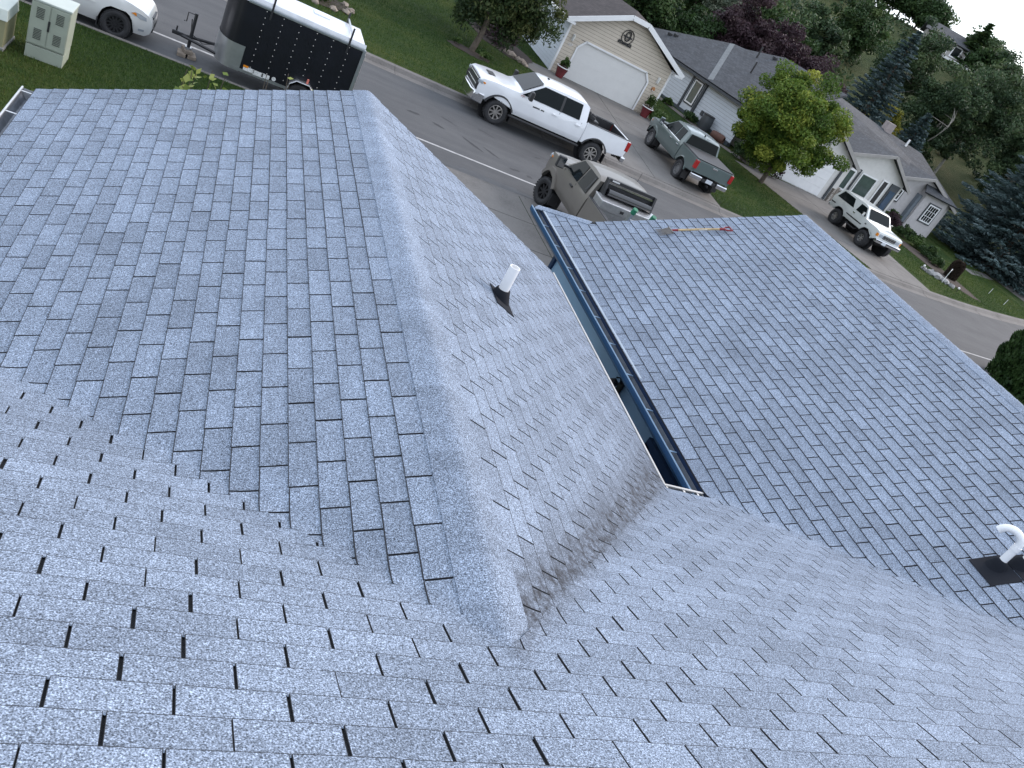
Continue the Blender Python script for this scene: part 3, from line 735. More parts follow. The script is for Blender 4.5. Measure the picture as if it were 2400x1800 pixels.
def panel(name, poly, wmap, mt, parent, off=.006, th=.012, sides=(1, -1), label=None, bevel=0):
    """a flat piece let into both flanks: polygon in (x, z) laid on the body side"""
    for s in sides:
        mb = MB(); n = len(poly)
        mb.add([(x, s * (wmap(x, z) + off), z) for x, z in poly] + [(x, s * (wmap(x, z) + off - th), z) for x, z in poly],
               [tuple(range(n)), tuple(range(2 * n - 1, n - 1, -1))] + [(i, n + i, n + (i + 1) % n, (i + 1) % n) for i in range(n)])
        o = mb.build(name, mt, parent, bevel=bevel)
def across(name, pts, mt, parent, off=(.006, 0, .006), th=.01):
    """glass across the car: four corners"""
    ps = [Vector(p) + Vector(off) for p in pts]; return MB().slab(ps, th).build(name, mt, parent)
WHEEL = {}
def wheel_meshes(key, r, w, rim_mt, spokes, rr=.6, dark=False):
    if key in WHEEL: return WHEEL[key]
    t = MB(); h = w / 2
    t.lathe([(r * rr, -h * .8), (r * .72, -h), (r * .90, -h), (r * .965, -h * .86), (r, -h * .6), (r, h * .6), (r * .965, h * .86), (r * .90, h), (r * .72, h), (r * rr, h * .8)], axis='Y', n=30)
    for i in range(30):     # tread blocks at the shoulder
        a = 2 * pi * i / 30
        for s in (-1, 1): t.box((r * .992 * cos(a), s * h * .72, r * .992 * sin(a)), (.022, h * .5, .05), ry=-a)
    tm = t.mesh('tyre')
    b2 = bmesh.new(); b2.from_mesh(tm); bmesh.ops.recalc_face_normals(b2, faces=b2.faces); b2.to_mesh(tm); b2.free()
    tm.materials.append(M_RUB)
    R = r * rr; m = MB()
    m.lathe([(R, -h * .75), (R * 1.03, h * .78), (R * .93, h * .80), (R * .90, h * .45), (R * .90, -h * .7)], axis='Y', n=28)
    m.lathe([(0, h * .62), (R * .20, h * .62), (R * .26, h * .5), (R * .3, h * .3)], axis='Y', n=14)
    for i in range(spokes):
        a = 2 * pi * i / spokes
        m.box((R * .58 * cos(a), h * .5, R * .58 * sin(a)), (R * .72, h * .22, R * (.20 if spokes > 7 else .26)), ry=-a)
    rm = m.mesh('rim'); b2 = bmesh.new(); b2.from_mesh(rm); bmesh.ops.recalc_face_normals(b2, faces=b2.faces); b2.to_mesh(rm); b2.free(); rm.materials.append(rim_mt)
    k = MB(); k.lathe([(0, h * .1), (R * .9, h * .1)], axis='Y', n=24); km = k.mesh('brake_disc'); km.materials.append(M_UNDER)
    WHEEL[key] = (tm, rm, km); return WHEEL[key]
def wheels(root, key, xs, half, r, w, rim_mt, spokes, steer=0, rr=.6):
    tm, rm, km = wheel_meshes(key, r, w, rim_mt, spokes, rr)
    for i, x in enumerate(xs):
        for s in (1, -1):
            e = empty('wheel', (x, s * (half - w / 2), r), (0 if s > 0 else pi) + (steer if i == 0 else 0)); e.parent = root
            for nm, me in (('tyre', tm), ('rim', rm), ('brake_disc', km)):
                o = bpy.data.objects.new(nm, me); COL.objects.link(o); o.parent = e
                if nm == 'tyre' and not me.polygons[0].use_smooth:
                    for p in me.polygons: p.use_smooth = True
                    me.set_sharp_from_angle(angle=radians(40))
def flare(root, cx, zc, r0, r1, half, mt, th=.04, zb=.5):
    for s in (1, -1):
        mb = MB(); n = 18; a0 = math.asin(max(-1, min(1, (zb - zc) / r1))); vs = []
        for a in np.linspace(a0, pi - a0, n):
            for r, y in ((r0, half - th), (r0, half + .02), (r1, half + .004), (r1, half - th)): vs.append((cx + r * cos(a), s * y, zc + r * sin(a)))
        fs = [(4 * i + k, 4 * i + (k + 1) % 4, 4 * i + 4 + (k + 1) % 4, 4 * i + 4 + k) for i in range(n - 1) for k in range(4)]
        mb.add(vs, fs); mb.build('wheel_arch_trim', mt, root, smooth=40)

def pickup(root, D):
    """crew or extended cab pickup from a table of measures"""
    pm = D['paint']; xa, xr = D['wb'] / 2, -D['wb'] / 2; R = D['r']; W2 = D['w'] / 2; zs_ = D['sill']; zb = D['belt']; H = D['h']; rail = D['rail']
    xf = xa + D['fo']; cowl = xa - D['cowl']; wst = cowl - D['rake']; cr = D['cab_rear']; tail = xr - D['ro']; ra = R + D.get('gap', .13); zc = R + .02
    hood = D['hood']
    def w(x, z):
        k = W2
        if x > xa - .2: k -= D.get('nose', .11) * ((x - xa + .2) / (xf - xa + .2)) ** 2
        if z > zb: k -= (z - zb) * D.get('tumble', .30)
        if z < zs_ + .15: k -= .05 * (zs_ + .15 - z) / .15
        k -= .018 * ((z - .95) / .35) ** 2 if z < zb else .018 * ((zb - .95) / .35) ** 2
        return k
    out = [(cr, zs_), (cr, rail), (cr + .03, zb + .1), (cr + .10, H - .10), (cr + .28, H - .02), ((cr + wst) / 2, H), (wst - .1, H - .03), (wst, H - .07),
           (cowl - .04, hood + .035), (cowl + .05, hood), (xf - .55, hood - .02), (xf - .12, hood - .06), (xf - .02, hood - .13), (xf, hood - .24), (xf + .01, .95), (xf - .03, zs_ + .12), (xa + ra * .98, zs_ + .06)]
    out += arch(xa, ra, zs_ + .06, zc)[0:]
    # outline runs anticlockwise seen from -y ... close along the sill
    ol = out + [(xa - ra * 1.0, zs_)]
    body('cab_body', ol, w, pm, root, xs=[cr + .4, wst, cowl, xa, xa + .5, xf - .3], zs=[zs_ + .15, .8, .95, 1.15, zb, zb + .3, H - .15], crown=.045, arches=[(xa, zc, ra)])
    # glass
    gl = D.get('glass', M_GLASS)
    top = H - .14; bot = zb + .035; dx = lambda z: (cowl - wst) * (z - hood) / (H - .07 - hood)
    fr0 = cowl - dx(bot) - .16; fr1 = cowl - dx(top) - .12; B = D['bpillar']; end = cr + D.get('rear_q', .32)
    panel('side_window', [(fr0 + .0, bot), (fr1, top), (B + .04, top), (B + .04, bot)], w, gl, root)
    panel('side_window', [(B - .05, bot), (B - .05, top), (end + .06, top), (end, bot)], w, gl, root)
    if D.get('black_b'): panel('door_pillar', [(B + .04, bot - .01), (B + .04, top + .01), (B - .05, top + .01), (B - .05, bot - .01)], w, M_BLACK, root, off=.004)
    if D.get('chrome_belt'): panel('belt_moulding', [(fr0 + .1, bot - .035), (fr0 + .1, bot - .008), (end - .04, bot - .008), (end - .04, bot - .035)], w, M_CHROME, root, off=.008)
    ws = []
    for t, z in ((.10, 0), (.90, 0)): pass
    zz0, zz1 = hood + .07, H - .10
    xq = lambda z: cowl - .04 + (wst - cowl + .04) * (z - hood - .035) / (H - .07 - hood - .035)
    across('windshield', [(xq(zz0), -w(xq(zz0), zz0) + .08, zz0 - .02), (xq(zz0), w(xq(zz0), zz0) - .08, zz0 - .02), (xq(zz1), w(xq(zz1), zz1) - .09, zz1), (xq(zz1), -w(xq(zz1), zz1) + .09, zz1)], gl, root, off=(.012, 0, .016))
    zr0, zr1 = zb + .12, H - .13
    across('rear_window', [(cr + .035, -w(cr, zr0) + .12, zr0), (cr + .085, -w(cr, zr1) + .10, zr1), (cr + .085, w(cr, zr1) - .10, zr1), (cr + .035, w(cr, zr0) - .12, zr0)], gl, root, off=(-.012, 0, 0))
    # seams and handles
    M_SEAM = mat('panel_gap', (.03, .03, .03), .8)
    for x in (cowl - .12, B, end - .14) if D.get('doors', 2) == 2 else (cowl - .12, B): panel('door_seam', [(x - .005, zs_ + .1), (x + .005, zs_ + .1), (x + .005, bot - .04), (x - .005, bot - .04)], w, M_SEAM, root, off=.002, th=.008)
    hm = D.get('handle', pm)
    for x in (B + .16, end - .02) if D.get('doors', 2) == 2 else (B + .16,): panel('door_handle', [(x - .10, zb - .17), (x + .10, zb - .17), (x + .10, zb - .12), (x - .10, zb - .12)], w, hm, root, off=.035, th=.04, bevel=.008)
    for s in (1, -1):
        mr = empty('mirror', (cowl - .28, s * (w(cowl - .3, zb) + .02), zb + .12)); mr.parent = root
        MB().box((0, s * .10, -.02), (.07, .24, .06)).build('mirror_arm', M_BLACK, mr); MB().box((-.02, s * .27, .04), (.13, D.get('mirror', .20), .32)).build('mirror_housing', D.get('mirror_mt', M_BLACK), mr, bevel=.03)
        MB().box((-.088, s * .27, .04), (.006, D.get('mirror', .20) * .8, .26)).build('mirror_glass', M_CHROME, mr)
    # bed
    inner = W2 - .12
    for s in (1, -1):
        poly = [(cr - .02, zs_ + .08), (cr - .02, rail), (tail + .02, rail), (tail, rail - .3), (tail + .04, .78), (xr - ra, .70)] + [(xr - (px - xr), pz) for px, pz in arch(xr, ra, .62, zc)] + [(xr + ra, zs_ + .08)]
        q = MB(); n = len(poly)
        yo = lambda x, z: s * (W2 - .02 * ((z - .95) / .35) ** 2); yi = s * inner
        q.add([(x, yo(x, z), z) for x, z in poly] + [(x, yi, z) for x, z in poly], [tuple(range(n)), tuple(range(2 * n - 1, n - 1, -1))] + [(i, n + i, n + (i + 1) % n, (i + 1) % n) for i in range(n)])
        me = q.mesh('bed_side'); b2 = bmesh.new(); b2.from_mesh(me); bmesh.ops.triangulate(b2, faces=[f for f in b2.faces if len(f.verts) > 4]); bmesh.ops.recalc_face_normals(b2, faces=b2.faces); b2.to_mesh(me); b2.free()
        link('bed_side', me, pm, root, smooth=30, bevel=.03)
        MB().box(((cr + tail) / 2, s * (inner - .012), rail - .26), (cr - tail - .12, .02, .5)).build('bed_liner', M_BLACK, root)
        MB().box((((cr + tail) / 2), s * (W2 - .075), rail + .008), (cr - tail - .1, .11, .018)).build('bed_rail_cap', M_BLACK, root, bevel=.006)
        tl = MB(); tl.box((tail + .04, s * (W2 - .075), rail - .22), (.16, .16, .36)); tl.build('tail_light', M_RED, root, bevel=.02)
    MB().box(((cr + tail) / 2, 0, rail - .52), (cr - tail - .06, inner * 2, .04)).build('bed_floor', M_BLACK, root)
    MB().box((cr - .05, 0, rail - .25), (.05, inner * 2, .5)).build('bed_front', M_BLACK, root)
    tg = MB().box((tail + .045, 0, rail - .27), (.07, inner * 2 + .02, .53)).build('tailgate', pm, root, bevel=.02)
    MB().box((tail + .095, 0, rail - .27), (.02, inner * 2 - .02, .50)).build('tailgate_liner', M_BLACK, root)
    MB().box((tail + .004, 0, rail - .10), (.02, .26, .07)).build('handle', D.get('tg_handle', M_BLACK), tg, bevel=.005)
    if D.get('tonneau'): MB().box(((cr + tail) / 2, 0, rail + .025), (cr - tail - .08, inner * 2 + .14, .03)).build('bed_cover', mat('tonneau_vinyl', (.035, .037, .04), .55, var=.15), root, bevel=.01)
    bm_ = D['bumper']
    for s in (1, -1): MB().box((tail - .03, s * (W2 - .33), .68), (.20, .56, .20)).build('rear_bumper', bm_, root, bevel=.04)
    MB().box((tail - .02, 0, .66), (.16, .75, .14)).build('bumper_step', M_BLACK, root, bevel=.02)
    MB().box((tail - .105, 0, .70), (.012, .32, .16)).build('licence_plate', mat('plate', (.55, .58, .62), .4), root)
    MB().box((tail - .12, 0, .50), (.2, .07, .07)).build('hitch', M_UNDER, root)
    # nose
    MB().box((xf + .01, 0, hood - .37), (.05, W2 * 1.42, .40)).build('grille', M_BLACK, root, bevel=.02)
    for z in ((hood - .42, hood - .22) if D.get('grille_bars') else ()): MB().box((xf + .04, 0, z), (.03, W2 * 1.40, .035)).build('grille_bar', D['grille_bars'], root, bevel=.008)
    fb = MB(); fb.add([(xf - .32, W2 - .005, z) for z in (.48, .82)] + [(xf + .02, W2 - .14, z) for z in (.48, .82)] + [(xf + .13, W2 - .40, z) for z in (.48, .82)] + [(xf + .13, -W2 + .40, z) for z in (.48, .82)] + [(xf + .02, -W2 + .14, z) for z in (.48, .82)] + [(xf - .32, -W2 + .005, z) for z in (.48, .82)],
           [(2 * i, 2 * i + 2, 2 * i + 3, 2 * i + 1) for i in range(5)] + [(0, 2, 4, 6, 8, 10), (1, 3, 5, 7, 9, 11)])
    fb.build('front_bumper', bm_, root, bevel=.03, smooth=40)
    for s in (1, -1):
        MB().box((xf - .06, s * (W2 - .17), hood - .24), (.20, .17, .11), rz=-s * .5).build('headlight', M_LENS, root, bevel=.02)
        MB().box((xf - .14, s * (W2 - .105), hood - .24), (.16, .05, .06), rz=-s * .3).build('turn_signal', M_AMBER, root, bevel=.01)
        MB().box((xf + .0, s * (W2 - .20), hood - .44), (.10, .13, .24), rz=-s * .4).build('fog_light', M_BLACK, root, bevel=.02)
    # running gear
    MB().box(((xa + xr) / 2, 0, .58), (D['wb'] + 1.2, W2 * 1.1, .22)).build('chassis', M_UNDER, root)
    for x in (xa, xr): MB().cyl((x, -W2 + .2, R), (x, W2 - .2, R), .07, n=8).build('axle', M_UNDER, root)
    if D.get('step'):
        for s in (1, -1): MB().box(((cowl + cr) / 2 + .05, s * (W2 + .03), zs_ - .07), (cowl - cr + .15, .16, .06)).build('running_board', M_BLACK, root, bevel=.02)
    if D.get('trim', 1):
        for x in (xa, xr): flare(root, x, zc, ra - .01, ra + D.get('flare_w', .05), W2 - .01 + (.05 if 'flare_w' in D else 0), D.get('flare_mt', M_BLACK), zb=zs_ + .05, th=.09 if 'flare_w' in D else .04)
    for x in (xa, xr):
        for s in (1, -1): MB().cyl((x, s * (W2 - .36), zc), (x, s * (W2 - .38), zc), ra + .03, n=20).build('wheel_well', M_UNDER, root)
        for s in (1, -1): MB().box((x - ra - .02, s * (W2 - .16), .42), (.02, .26, .34)).build('mud_flap', M_BLACK, root)
    wheels(root, D['key'], (xa, xr), W2 + D.get('poke', 0), R, D.get('tw', .28), D['rim'], D['spokes'], D.get('steer', 0), D.get('rr', .6))
    return w

# white crew-cab pickup parked at the far kerb, nose to the left
white = thing('pickup_truck', 'white crew-cab pickup parked against the far kerb', 'pickup truck', (11.52, 28.78, ROADZ), pi)
wD = dict(key='white', paint=paint('white_paint', (.70, .71, .73)), wb=4.04, r=.425, w=2.02, sill=.60, belt=1.33, h=2.03, rail=1.42, fo=.95, ro=1.28, cowl=.55, rake=.78, cab_rear=-1.33, hood=1.42, bpillar=-.18,
          rear_q=.34, black_b=True, bumper=M_CHROME, rim=mat('machined_rim', (.50, .48, .46), .3, .9), spokes=8, step=True, mirror=.22, grille_bars=M_CHROME, nose=.10)
ww = pickup(white, wD)
M_BADGE = mat('badge_black', (.03, .03, .03), .5)
def lettering(body_, name, txt, size, loc, rot, mt, parent, ext=.004):
    cu = bpy.data.curves.new(name, 'FONT'); cu.body = txt; cu.size = size; cu.extrude = ext; cu.align_x = 'CENTER'
    o = bpy.data.objects.new(name, cu); COL.objects.link(o); cu.materials.append(mt)
    dg = bpy.context.evaluated_depsgraph_get(); me = bpy.data.meshes.new_from_object(o.evaluated_get(dg)); bpy.data.objects.remove(o)
    if not me.materials: me.materials.append(mt)
    q = bpy.data.objects.new(name, me); COL.objects.link(q); q.parent = parent; q.location = loc; q.rotation_euler = rot; return q
for k_ in range(10):
    if k_ != 6: MB().box((.84 - k_ * .047, 1.004, 1.14 + random.uniform(-.004, .004)), (.038, .008, .05)).build('door_badge_letter', M_BADGE, white)
lettering(white, 'fender_badge', 'Z71', .10, (1.36, .985, 1.27), (pi / 2, 0, pi), mat('badge_red', (.55, .16, .12), .5), white)
MB().box((2.45, 0, 1.40), (.26, .5, .035)).build('hood_vent', M_BLACK, white, bevel=.01)
MB().box((.40, 0, 2.05), (.09, .05, .06)).build('roof_antenna', M_BLACK, white, bevel=.01)
MB().prism([(.98, 1.405), (1.32, 1.415), (1.30, 1.45), (1.05, 1.45)], 'Y', .72, .92).build('wiper_cowl', M_BLACK, white)
# dark kit in its bed
tb = MB().box((-1.62, 0, 1.43), (.42, 1.62, .20)).build('tool_chest', M_BLACK, white, bevel=.03)
pile = MB(); 
for k in range(7): pile.box((-1.48 + random.uniform(-.1, .1), .55 + random.uniform(-.25, .25), 1.58 + random.uniform(-.05, .08)), (.2, .18, .16), rz=random.uniform(0, 2), rx=random.uniform(-.5, .5))
o = pile.build('tool_bag', mat('dark_canvas', (.02, .02, .022), .8), white, bevel=.03)

# grey-green crew-cab pickup on the opposite drive, tail to the street
green = thing('pickup_truck', 'grey-green crew-cab pickup with bed cover on the opposite drive', 'pickup truck', (20.28, 33.05, -2.795), pi / 2 - .03)
gD = dict(key='green', paint=paint('lunar_green_paint', (.095, .128, .126), .25, .35), wb=3.70, r=.41, w=2.03, sill=.56, belt=1.28, h=1.96, rail=1.36, fo=.95, ro=1.15, cowl=.50, rake=.82, cab_rear=-1.12, hood=1.28, bpillar=-.12,
          rear_q=.36, chrome_belt=True, bumper=M_CHROME, rim=mat('two_tone_rim', (.34, .34, .35), .35, .8), spokes=10, step=False, mirror=.2, handle=M_CHROME, tonneau=True, tg_handle=M_CHROME, grille_bars=M_CHROME)
gD['mirror_mt'] = gD['paint']; gD['flare_mt'] = gD['paint']
pickup(green, gD); green.rotation_euler = (0, -.02, pi / 2 - .03)
MB().box((-.80, 0, 1.965), (.08, .05, .07)).build('roof_antenna', M_BLACK, green, bevel=.01)
for s in (-.12, .16): MB().box((-1.03, s, 1.90), (.02, .2, .03)).build('cargo_lamp', M_LENS, green)

# pewter extended-cab work truck on the drive below, nose to the street
pew = thing('pickup_truck', 'pewter extended-cab work pickup with black rack and metal tool chest', 'pickup truck', (10.36, 18.95, LAWN_N + .014), pi / 2)
pD = dict(key='pewter', paint=mat('pewter_paint', (.165, .150, .132), .42, .35, var=.06, scale=2, coat=.25), wb=3.62, r=.40, w=2.00, sill=.68, belt=1.38, h=2.04, rail=1.47, fo=.90, ro=1.2, cowl=.46, rake=.62, cab_rear=-.72, hood=1.46, bpillar=.22,
          rear_q=.22, doors=1, bumper=mat('grey_bumper', (.22, .21, .2), .5), rim=mat('black_steel_rim', (.025, .025, .027), .45, .4), spokes=8, step=False, mirror=.24, steer=.30, poke=.05, tw=.30, handle=M_BLACK, gap=.17)
pD['flare_mt'] = pD['paint']; pD['flare_w'] = .13
pw = pickup(pew, pD)
tbx = MB(); tbx.box((-1.12, 0, 1.55), (.54, 1.78, .22)); tbx.box((-1.12, 0, 1.35), (.50, 1.5, .3)); tbx.build('tool_chest', mat('brushed_aluminium', (.50, .50, .50), .38, .85, var=.12, scale=14, bump=.2, bscale=25), pew, bevel=.015)
MB().box((-1.12, 0, 1.67), (.58, 1.80, .025)).build('tool_chest_lid', mat('checker_plate', (.60, .60, .61), .3, .9, var=.15, scale=30, bump=.5, bscale=80), pew, bevel=.01)
MB().box((-1.40, .25, 1.56), (.015, .10, .07)).build('tool_chest_latch', M_BLACK, pew)
rk = empty('headache_rack', (0, 0, 0)); rk.parent = pew
for s in (1, -1): MB().prism([(-.76, 1.48), (-1.02, 1.48), (-.86, 2.10), (-.74, 2.10)], 'Y', s * .70, s * .76).build('rack_side', M_BLACK, rk)
MB().box((-.78, 0, 2.06), (.10, 1.46, .09)).build('rack_bar', M_BLACK, rk, bevel=.01); MB().box((-.83, 0, 1.99), (.04, 1.36, .035)).build('rack_trim', M_CHROME, rk)
for z in (1.62, 1.74, 1.86): MB().box((-.86, 0, z), (.04, 1.38, .035)).build('rack_slat', M_BLACK, rk)
MB().box((-.80, 0, 1.74), (.02, 1.40, .52)).build('rack_mesh', M_BLACK, rk)
MB().cyl((-.96, -.66, 1.80), (-.96, .66, 1.80), .09, n=16).build('black_tank', mat('glossy_black_tank', (.012, .012, .014), .12, coat=.8), pew, smooth=40)
for k_ in range(6): MB().box((-.833, .60 - k_ * .036, 2.07), (.006, .028, .036)).build('rack_letter', M_WHITE, rk)
MB().box((-.69, .02, 2.03), (.02, .16, .03)).build('brake_lamp', M_RED, rk)
panel('rear_quarter_slider', [(-.36, 1.50), (-.36, 1.86), (-.44, 1.86), (-.44, 1.50)], pw, M_BLACK, pew, off=.012)
MB().tube([(.72, -.88, 1.47), (.70, -.88, 1.70), (.69, -.88, 2.2)], .006, 5).build('whip_antenna', M_BLACK, pew)

# white boxy off-road car on the right-hand drive, nose to the street
br = thing('off_road_car', 'white boxy two-door off-road car on the right-hand drive', 'car', (34.22, 35.45, -2.755), -pi / 2)
bp = paint('ivory_paint', (.60, .62, .60)); bR = .43; bw = 2.66; xa, xr = bw / 2, -bw / 2; W2 = .98; zc = bR + .03; ra = bR + .14; zb_ = 1.32; H = 1.93; sill = .72
def wB(x, z):
    k = W2
    if x > xa: k -= .07 * ((x - xa) / .75) ** 2
    if z > zb_: k -= (z - zb_) * .22
    if z < sill + .12: k -= .05 * (sill + .12 - z) / .12
    return k
xf, xt = xa + .80, xr - 1.0
ol = [(xt, sill), (xt - .02, zb_), (xt + .22, H - .10), (xt + .40, H - .02), (.0, H), (.25, H - .02), (.36, H - .06), (.80, 1.40), (.88, 1.36), (xf - .25, 1.32), (xf - .02, 1.27), (xf, 1.22), (xf - .01, .86), (xa + ra, sill + .02)]
ol += arch(xa, ra, sill + .02, zc) + [(xa - ra, sill), (xr + ra, sill + .0)] + arch(xr, ra, sill + .02, zc)
body('car_body', ol, wB, bp, br, xs=[xr, .3, .85, xa + .3], zs=[.85, 1.05, zb_, 1.6], crown=.02, arches=[(xa, zc, ra), (xr, zc, ra)])
panel('side_window', [(.66, 1.38), (.32, 1.80), (-.22, 1.80), (-.26, 1.38)], wB, M_GLASS, br)
panel('rear_side_window', [(-.52, 1.38), (-.86, 1.80), (xt + .42, 1.80), (xt + .22, 1.38)], wB, M_GLASS, br)
across('windshield', [(.80, -.80, 1.41), (.80, .80, 1.41), (.39, .73, 1.85), (.39, -.73, 1.85)], M_GLASS, br, off=(.012, 0, .016))
across('rear_window', [(xt + .0, -.72, 1.38), (xt + .19, -.68, 1.78), (xt + .19, .68, 1.78), (xt + .0, .72, 1.38)], M_GLASS, br, off=(-.015, 0, 0))
panel('side_moulding', [(xa - ra - .04, .93), (xa - ra - .04, .99), (xr + ra + .04, .99), (xr + ra + .04, .93)], wB, M_BLACK, br, off=.012)
panel('side_moulding', [(xr - ra - .03, .98), (xr - ra - .03, 1.04), (xt + .03, 1.04), (xt + .03, .98)], wB, M_BLACK, br, off=.012)
for x in (.78, -.40): panel('door_seam', [(x - .005, .80), (x + .005, .80), (x + .005, 1.36), (x - .005, 1.36)], wB, MATS['panel_gap'], br, off=.002, th=.008)
panel('door_handle', [(-.32, 1.20), (-.14, 1.20), (-.14, 1.25), (-.32, 1.25)], wB, M_CHROME, br, off=.02, th=.03)
panel('fender_badge', [(.92, 1.10), (1.06, 1.10), (1.06, 1.16), (.92, 1.16)], wB, M_BADGE, br, off=.006)
for s in (1, -1):
    m_ = empty('mirror', (.56, s * .97, 1.42)); m_.parent = br
    MB().box((0, s * .04, 0), (.03, .12, .03)).build('mirror_arm', M_CHROME, m_); MB().box((0, s * .14, .04), (.04, .16, .22)).build('mirror_housing', M_CHROME, m_, bevel=.01)
    MB().box((xf - .01, s * .62, 1.07), (.05, .30, .17)).build('headlight', M_LENS, br, bevel=.015)
    MB().box((xf - .07, s * .85, 1.07), (.14, .16, .17), rz=-s * .35).build('turn_signal', M_AMBER, br, bevel=.015)
    MB().box((xt - .0, s * .88, 1.12), (.04, .12, .32)).build('tail_light', M_RED, br, bevel=.01)
    for x in (xa, xr): flare(br, x, zc, ra - .005, ra + .06, W2 - .02, bp, zb=sill)
MB().box((xf + .0, 0, 1.07), (.04, .92, .20)).build('grille', M_BLACK, br)
for z in (1.01, 1.13): MB().box((xf + .025, 0, z), (.02, .92, .025)).build('grille_bar', M_CHROME, br)
for y in (-.3, -.1, .1, .3): MB().box((xf + .022, y, 1.07), (.015, .02, .19)).build('grille_bar', M_CHROME, br)
MB().box((xf + .09, 0, .80), (.16, 1.92, .20)).build('front_bumper', M_CHROME, br, bevel=.04); MB().box((xf + .172, 0, .83), (.02, 1.7, .05)).build('bumper_strip', M_BLACK, br)
MB().box((xf + .18, -.32, .78), (.01, .30, .15)).build('licence_plate', MATS['plate'], br)
MB().box((xt - .10, 0, .78), (.16, 1.8, .18)).build('rear_bumper', M_CHROME, br, bevel=.04)
MB().lathe([(.16, -.12), (.40, -.12), (.42, 0), (.40, .12), (.16, .12)], (xt - .26, .1, 1.22), 'X', 24).build('spare_tyre', M_RUB, br, smooth=40)
MB().cyl((xt - .2, .1, 1.22), (xt - .14, .1, 1.22), .2, n=16).build('spare_carrier', M_UNDER, br)
MB().box((0, 0, .62), (bw + 1.0, .9, .2)).build('chassis', M_UNDER, br)
for s in (1, -1): MB().tube([(.5, s * .86, .62), (.5, s * .98, .55), (-.35, s * .98, .55), (-.35, s * .86, .62)], .035, 8).build('side_step', M_BLACK, br)
for x in (xa, xr): MB().cyl((x, -.75, bR), (x, .75, bR), .07, n=8).build('axle', M_UNDER, br)
for x in (xa, xr):
    for s in (1, -1): MB().cyl((x, s * .60, zc), (x, s * .58, zc), ra + .03, n=20).build('wheel_well', M_UNDER, br)
wheels(br, 'offroad', (xa, xr), 1.04, bR, .33, mat('polished_rim', (.55, .55, .55), .3, .9), 6, 0, .48)

# white saloon at the near kerb; only its nose shows at the top left
sed = thing('saloon_car', 'white saloon with black steel wheels at the near kerb', 'car', (-3.20, 22.00, ROADZ), 0)
sp = paint('pearl_white_paint', (.62, .62, .61)); sw = 2.62; xa, xr = sw / 2, -sw / 2; sR = .31; zc = sR + .01; ra = .38; W2 = .86
def wS(x, z):
    k = W2
    if x > xa - .1: k -= .34 * ((x - xa + .1) / .84) ** 2.4
    if x < xr: k -= .1 * ((xr - x) / .9) ** 2
    if z > .90: k -= (z - .90) * .42
    if z < .45: k -= .07 * (.45 - z) / .25
    return k - .03 * ((z - .62) / .3) ** 2 * (1 if z < .92 else 1)
ol = [(xr - .95, .45), (xr - .97, .88), (xr - .5, .98), (xr + .02, 1.02), (xr + .75, 1.40), (-.1, 1.44), (.25, 1.40), (1.02, .98), (1.15, .95), (xa + .22, .88), (xa + .46, .80), (xa + .62, .70), (xa + .69, .60), (xa + .72, .50), (xa + .73, .40), (xa + .70, .27), (xa + .60, .20), (xa + ra, .22)]
ol += arch(xa, ra, .22, zc) + [(xa - ra, .20), (xr + ra, .20)] + arch(xr, ra, .22, zc)
body('car_body', ol, wS, sp, sed, xs=[xr, -.4, .4, .9, xa, xa + .2, xa + .35, xa + .48, xa + .58, xa + .66], zs=[.35, .5, .62, .75, .9, 1.15], ys=(-.92, -.75, -.45, 0, .45, .75, .92), crown=.03, arches=[(xa, zc, ra), (xr, zc, ra)], bevel=.035)
panel('side_window', [(.82, .98), (.30, 1.32), (-.25, 1.34), (-.25, .97)], wS, M_GLASS, sed); panel('side_window', [(-.32, .97), (-.32, 1.34), (-.62, 1.32), (-1.05, .99)], wS, M_GLASS, sed)
across('windshield', [(1.0, -.70, 1.0), (1.0, .70, 1.0), (.30, .60, 1.37), (.30, -.60, 1.37)], M_GLASS, sed, off=(.01, 0, .015))
for x in (.86, -.28): panel('door_seam', [(x - .005, .30), (x + .005, .30), (x + .005, .95), (x - .005, .95)], wS, MATS['panel_gap'], sed, off=.002, th=.008)
panel('side_moulding', [(.84, .60), (.84, .635), (-1.0, .635), (-1.0, .60)], wS, sp, sed, off=.012, bevel=.004)
for s in (1, -1):
    q = [(xa + .26, .70), (xa + .34, .74), (xa + .46, .71), (xa + .58, .66), (xa + .60, .58), (xa + .46, .60)]
    panel('headlight', q, wS, M_LENS, sed, off=.012, th=.03, sides=(s,), bevel=.006)
    panel('turn_signal', [(xa + .27, .695), (xa + .33, .72), (xa + .37, .71), (xa + .38, .645)], wS, M_AMBER, sed, off=.016, th=.03, sides=(s,))
    panel('fog_light', [(xa + .46, .31), (xa + .58, .31), (xa + .58, .36), (xa + .46, .37)], wS, M_LENS, sed, off=.006, sides=(s,))
    m_ = MB().box((.62, s * .93, .98), (.14, .18, .12)).build('mirror', sp, sed, bevel=.03)
    MB().box((xa - ra + .0, s * (W2 - .1), .22), (.03, .16, .2)).build('mud_flap', M_BLACK, sed)
MB().box((xa + .69, 0, .60), (.05, .62, .06)).build('grille', M_BLACK, sed, bevel=.01); MB().box((xa + .725, 0, .34), (.04, .7, .10)).build('air_dam', M_BLACK, sed, bevel=.01)
MB().box((xa + .755, 0, .47), (.01, .32, .14)).build('licence_plate', M_BLACK, sed)
MB().box((0, 0, .30), (sw + .6, 1.1, .12)).build('chassis', M_UNDER, sed)
for x in (xa, xr):
    for s in (1, -1): MB().cyl((x, s * .60, zc), (x, s * .58, zc), ra + .02, n=20).build('wheel_well', M_UNDER, sed)
wheels(sed, 'steel', (xa, xr), W2 + .01, sR, .19, mat('black_wheel_cover', (.02, .02, .022), .5, .2), 12, 0, .62)

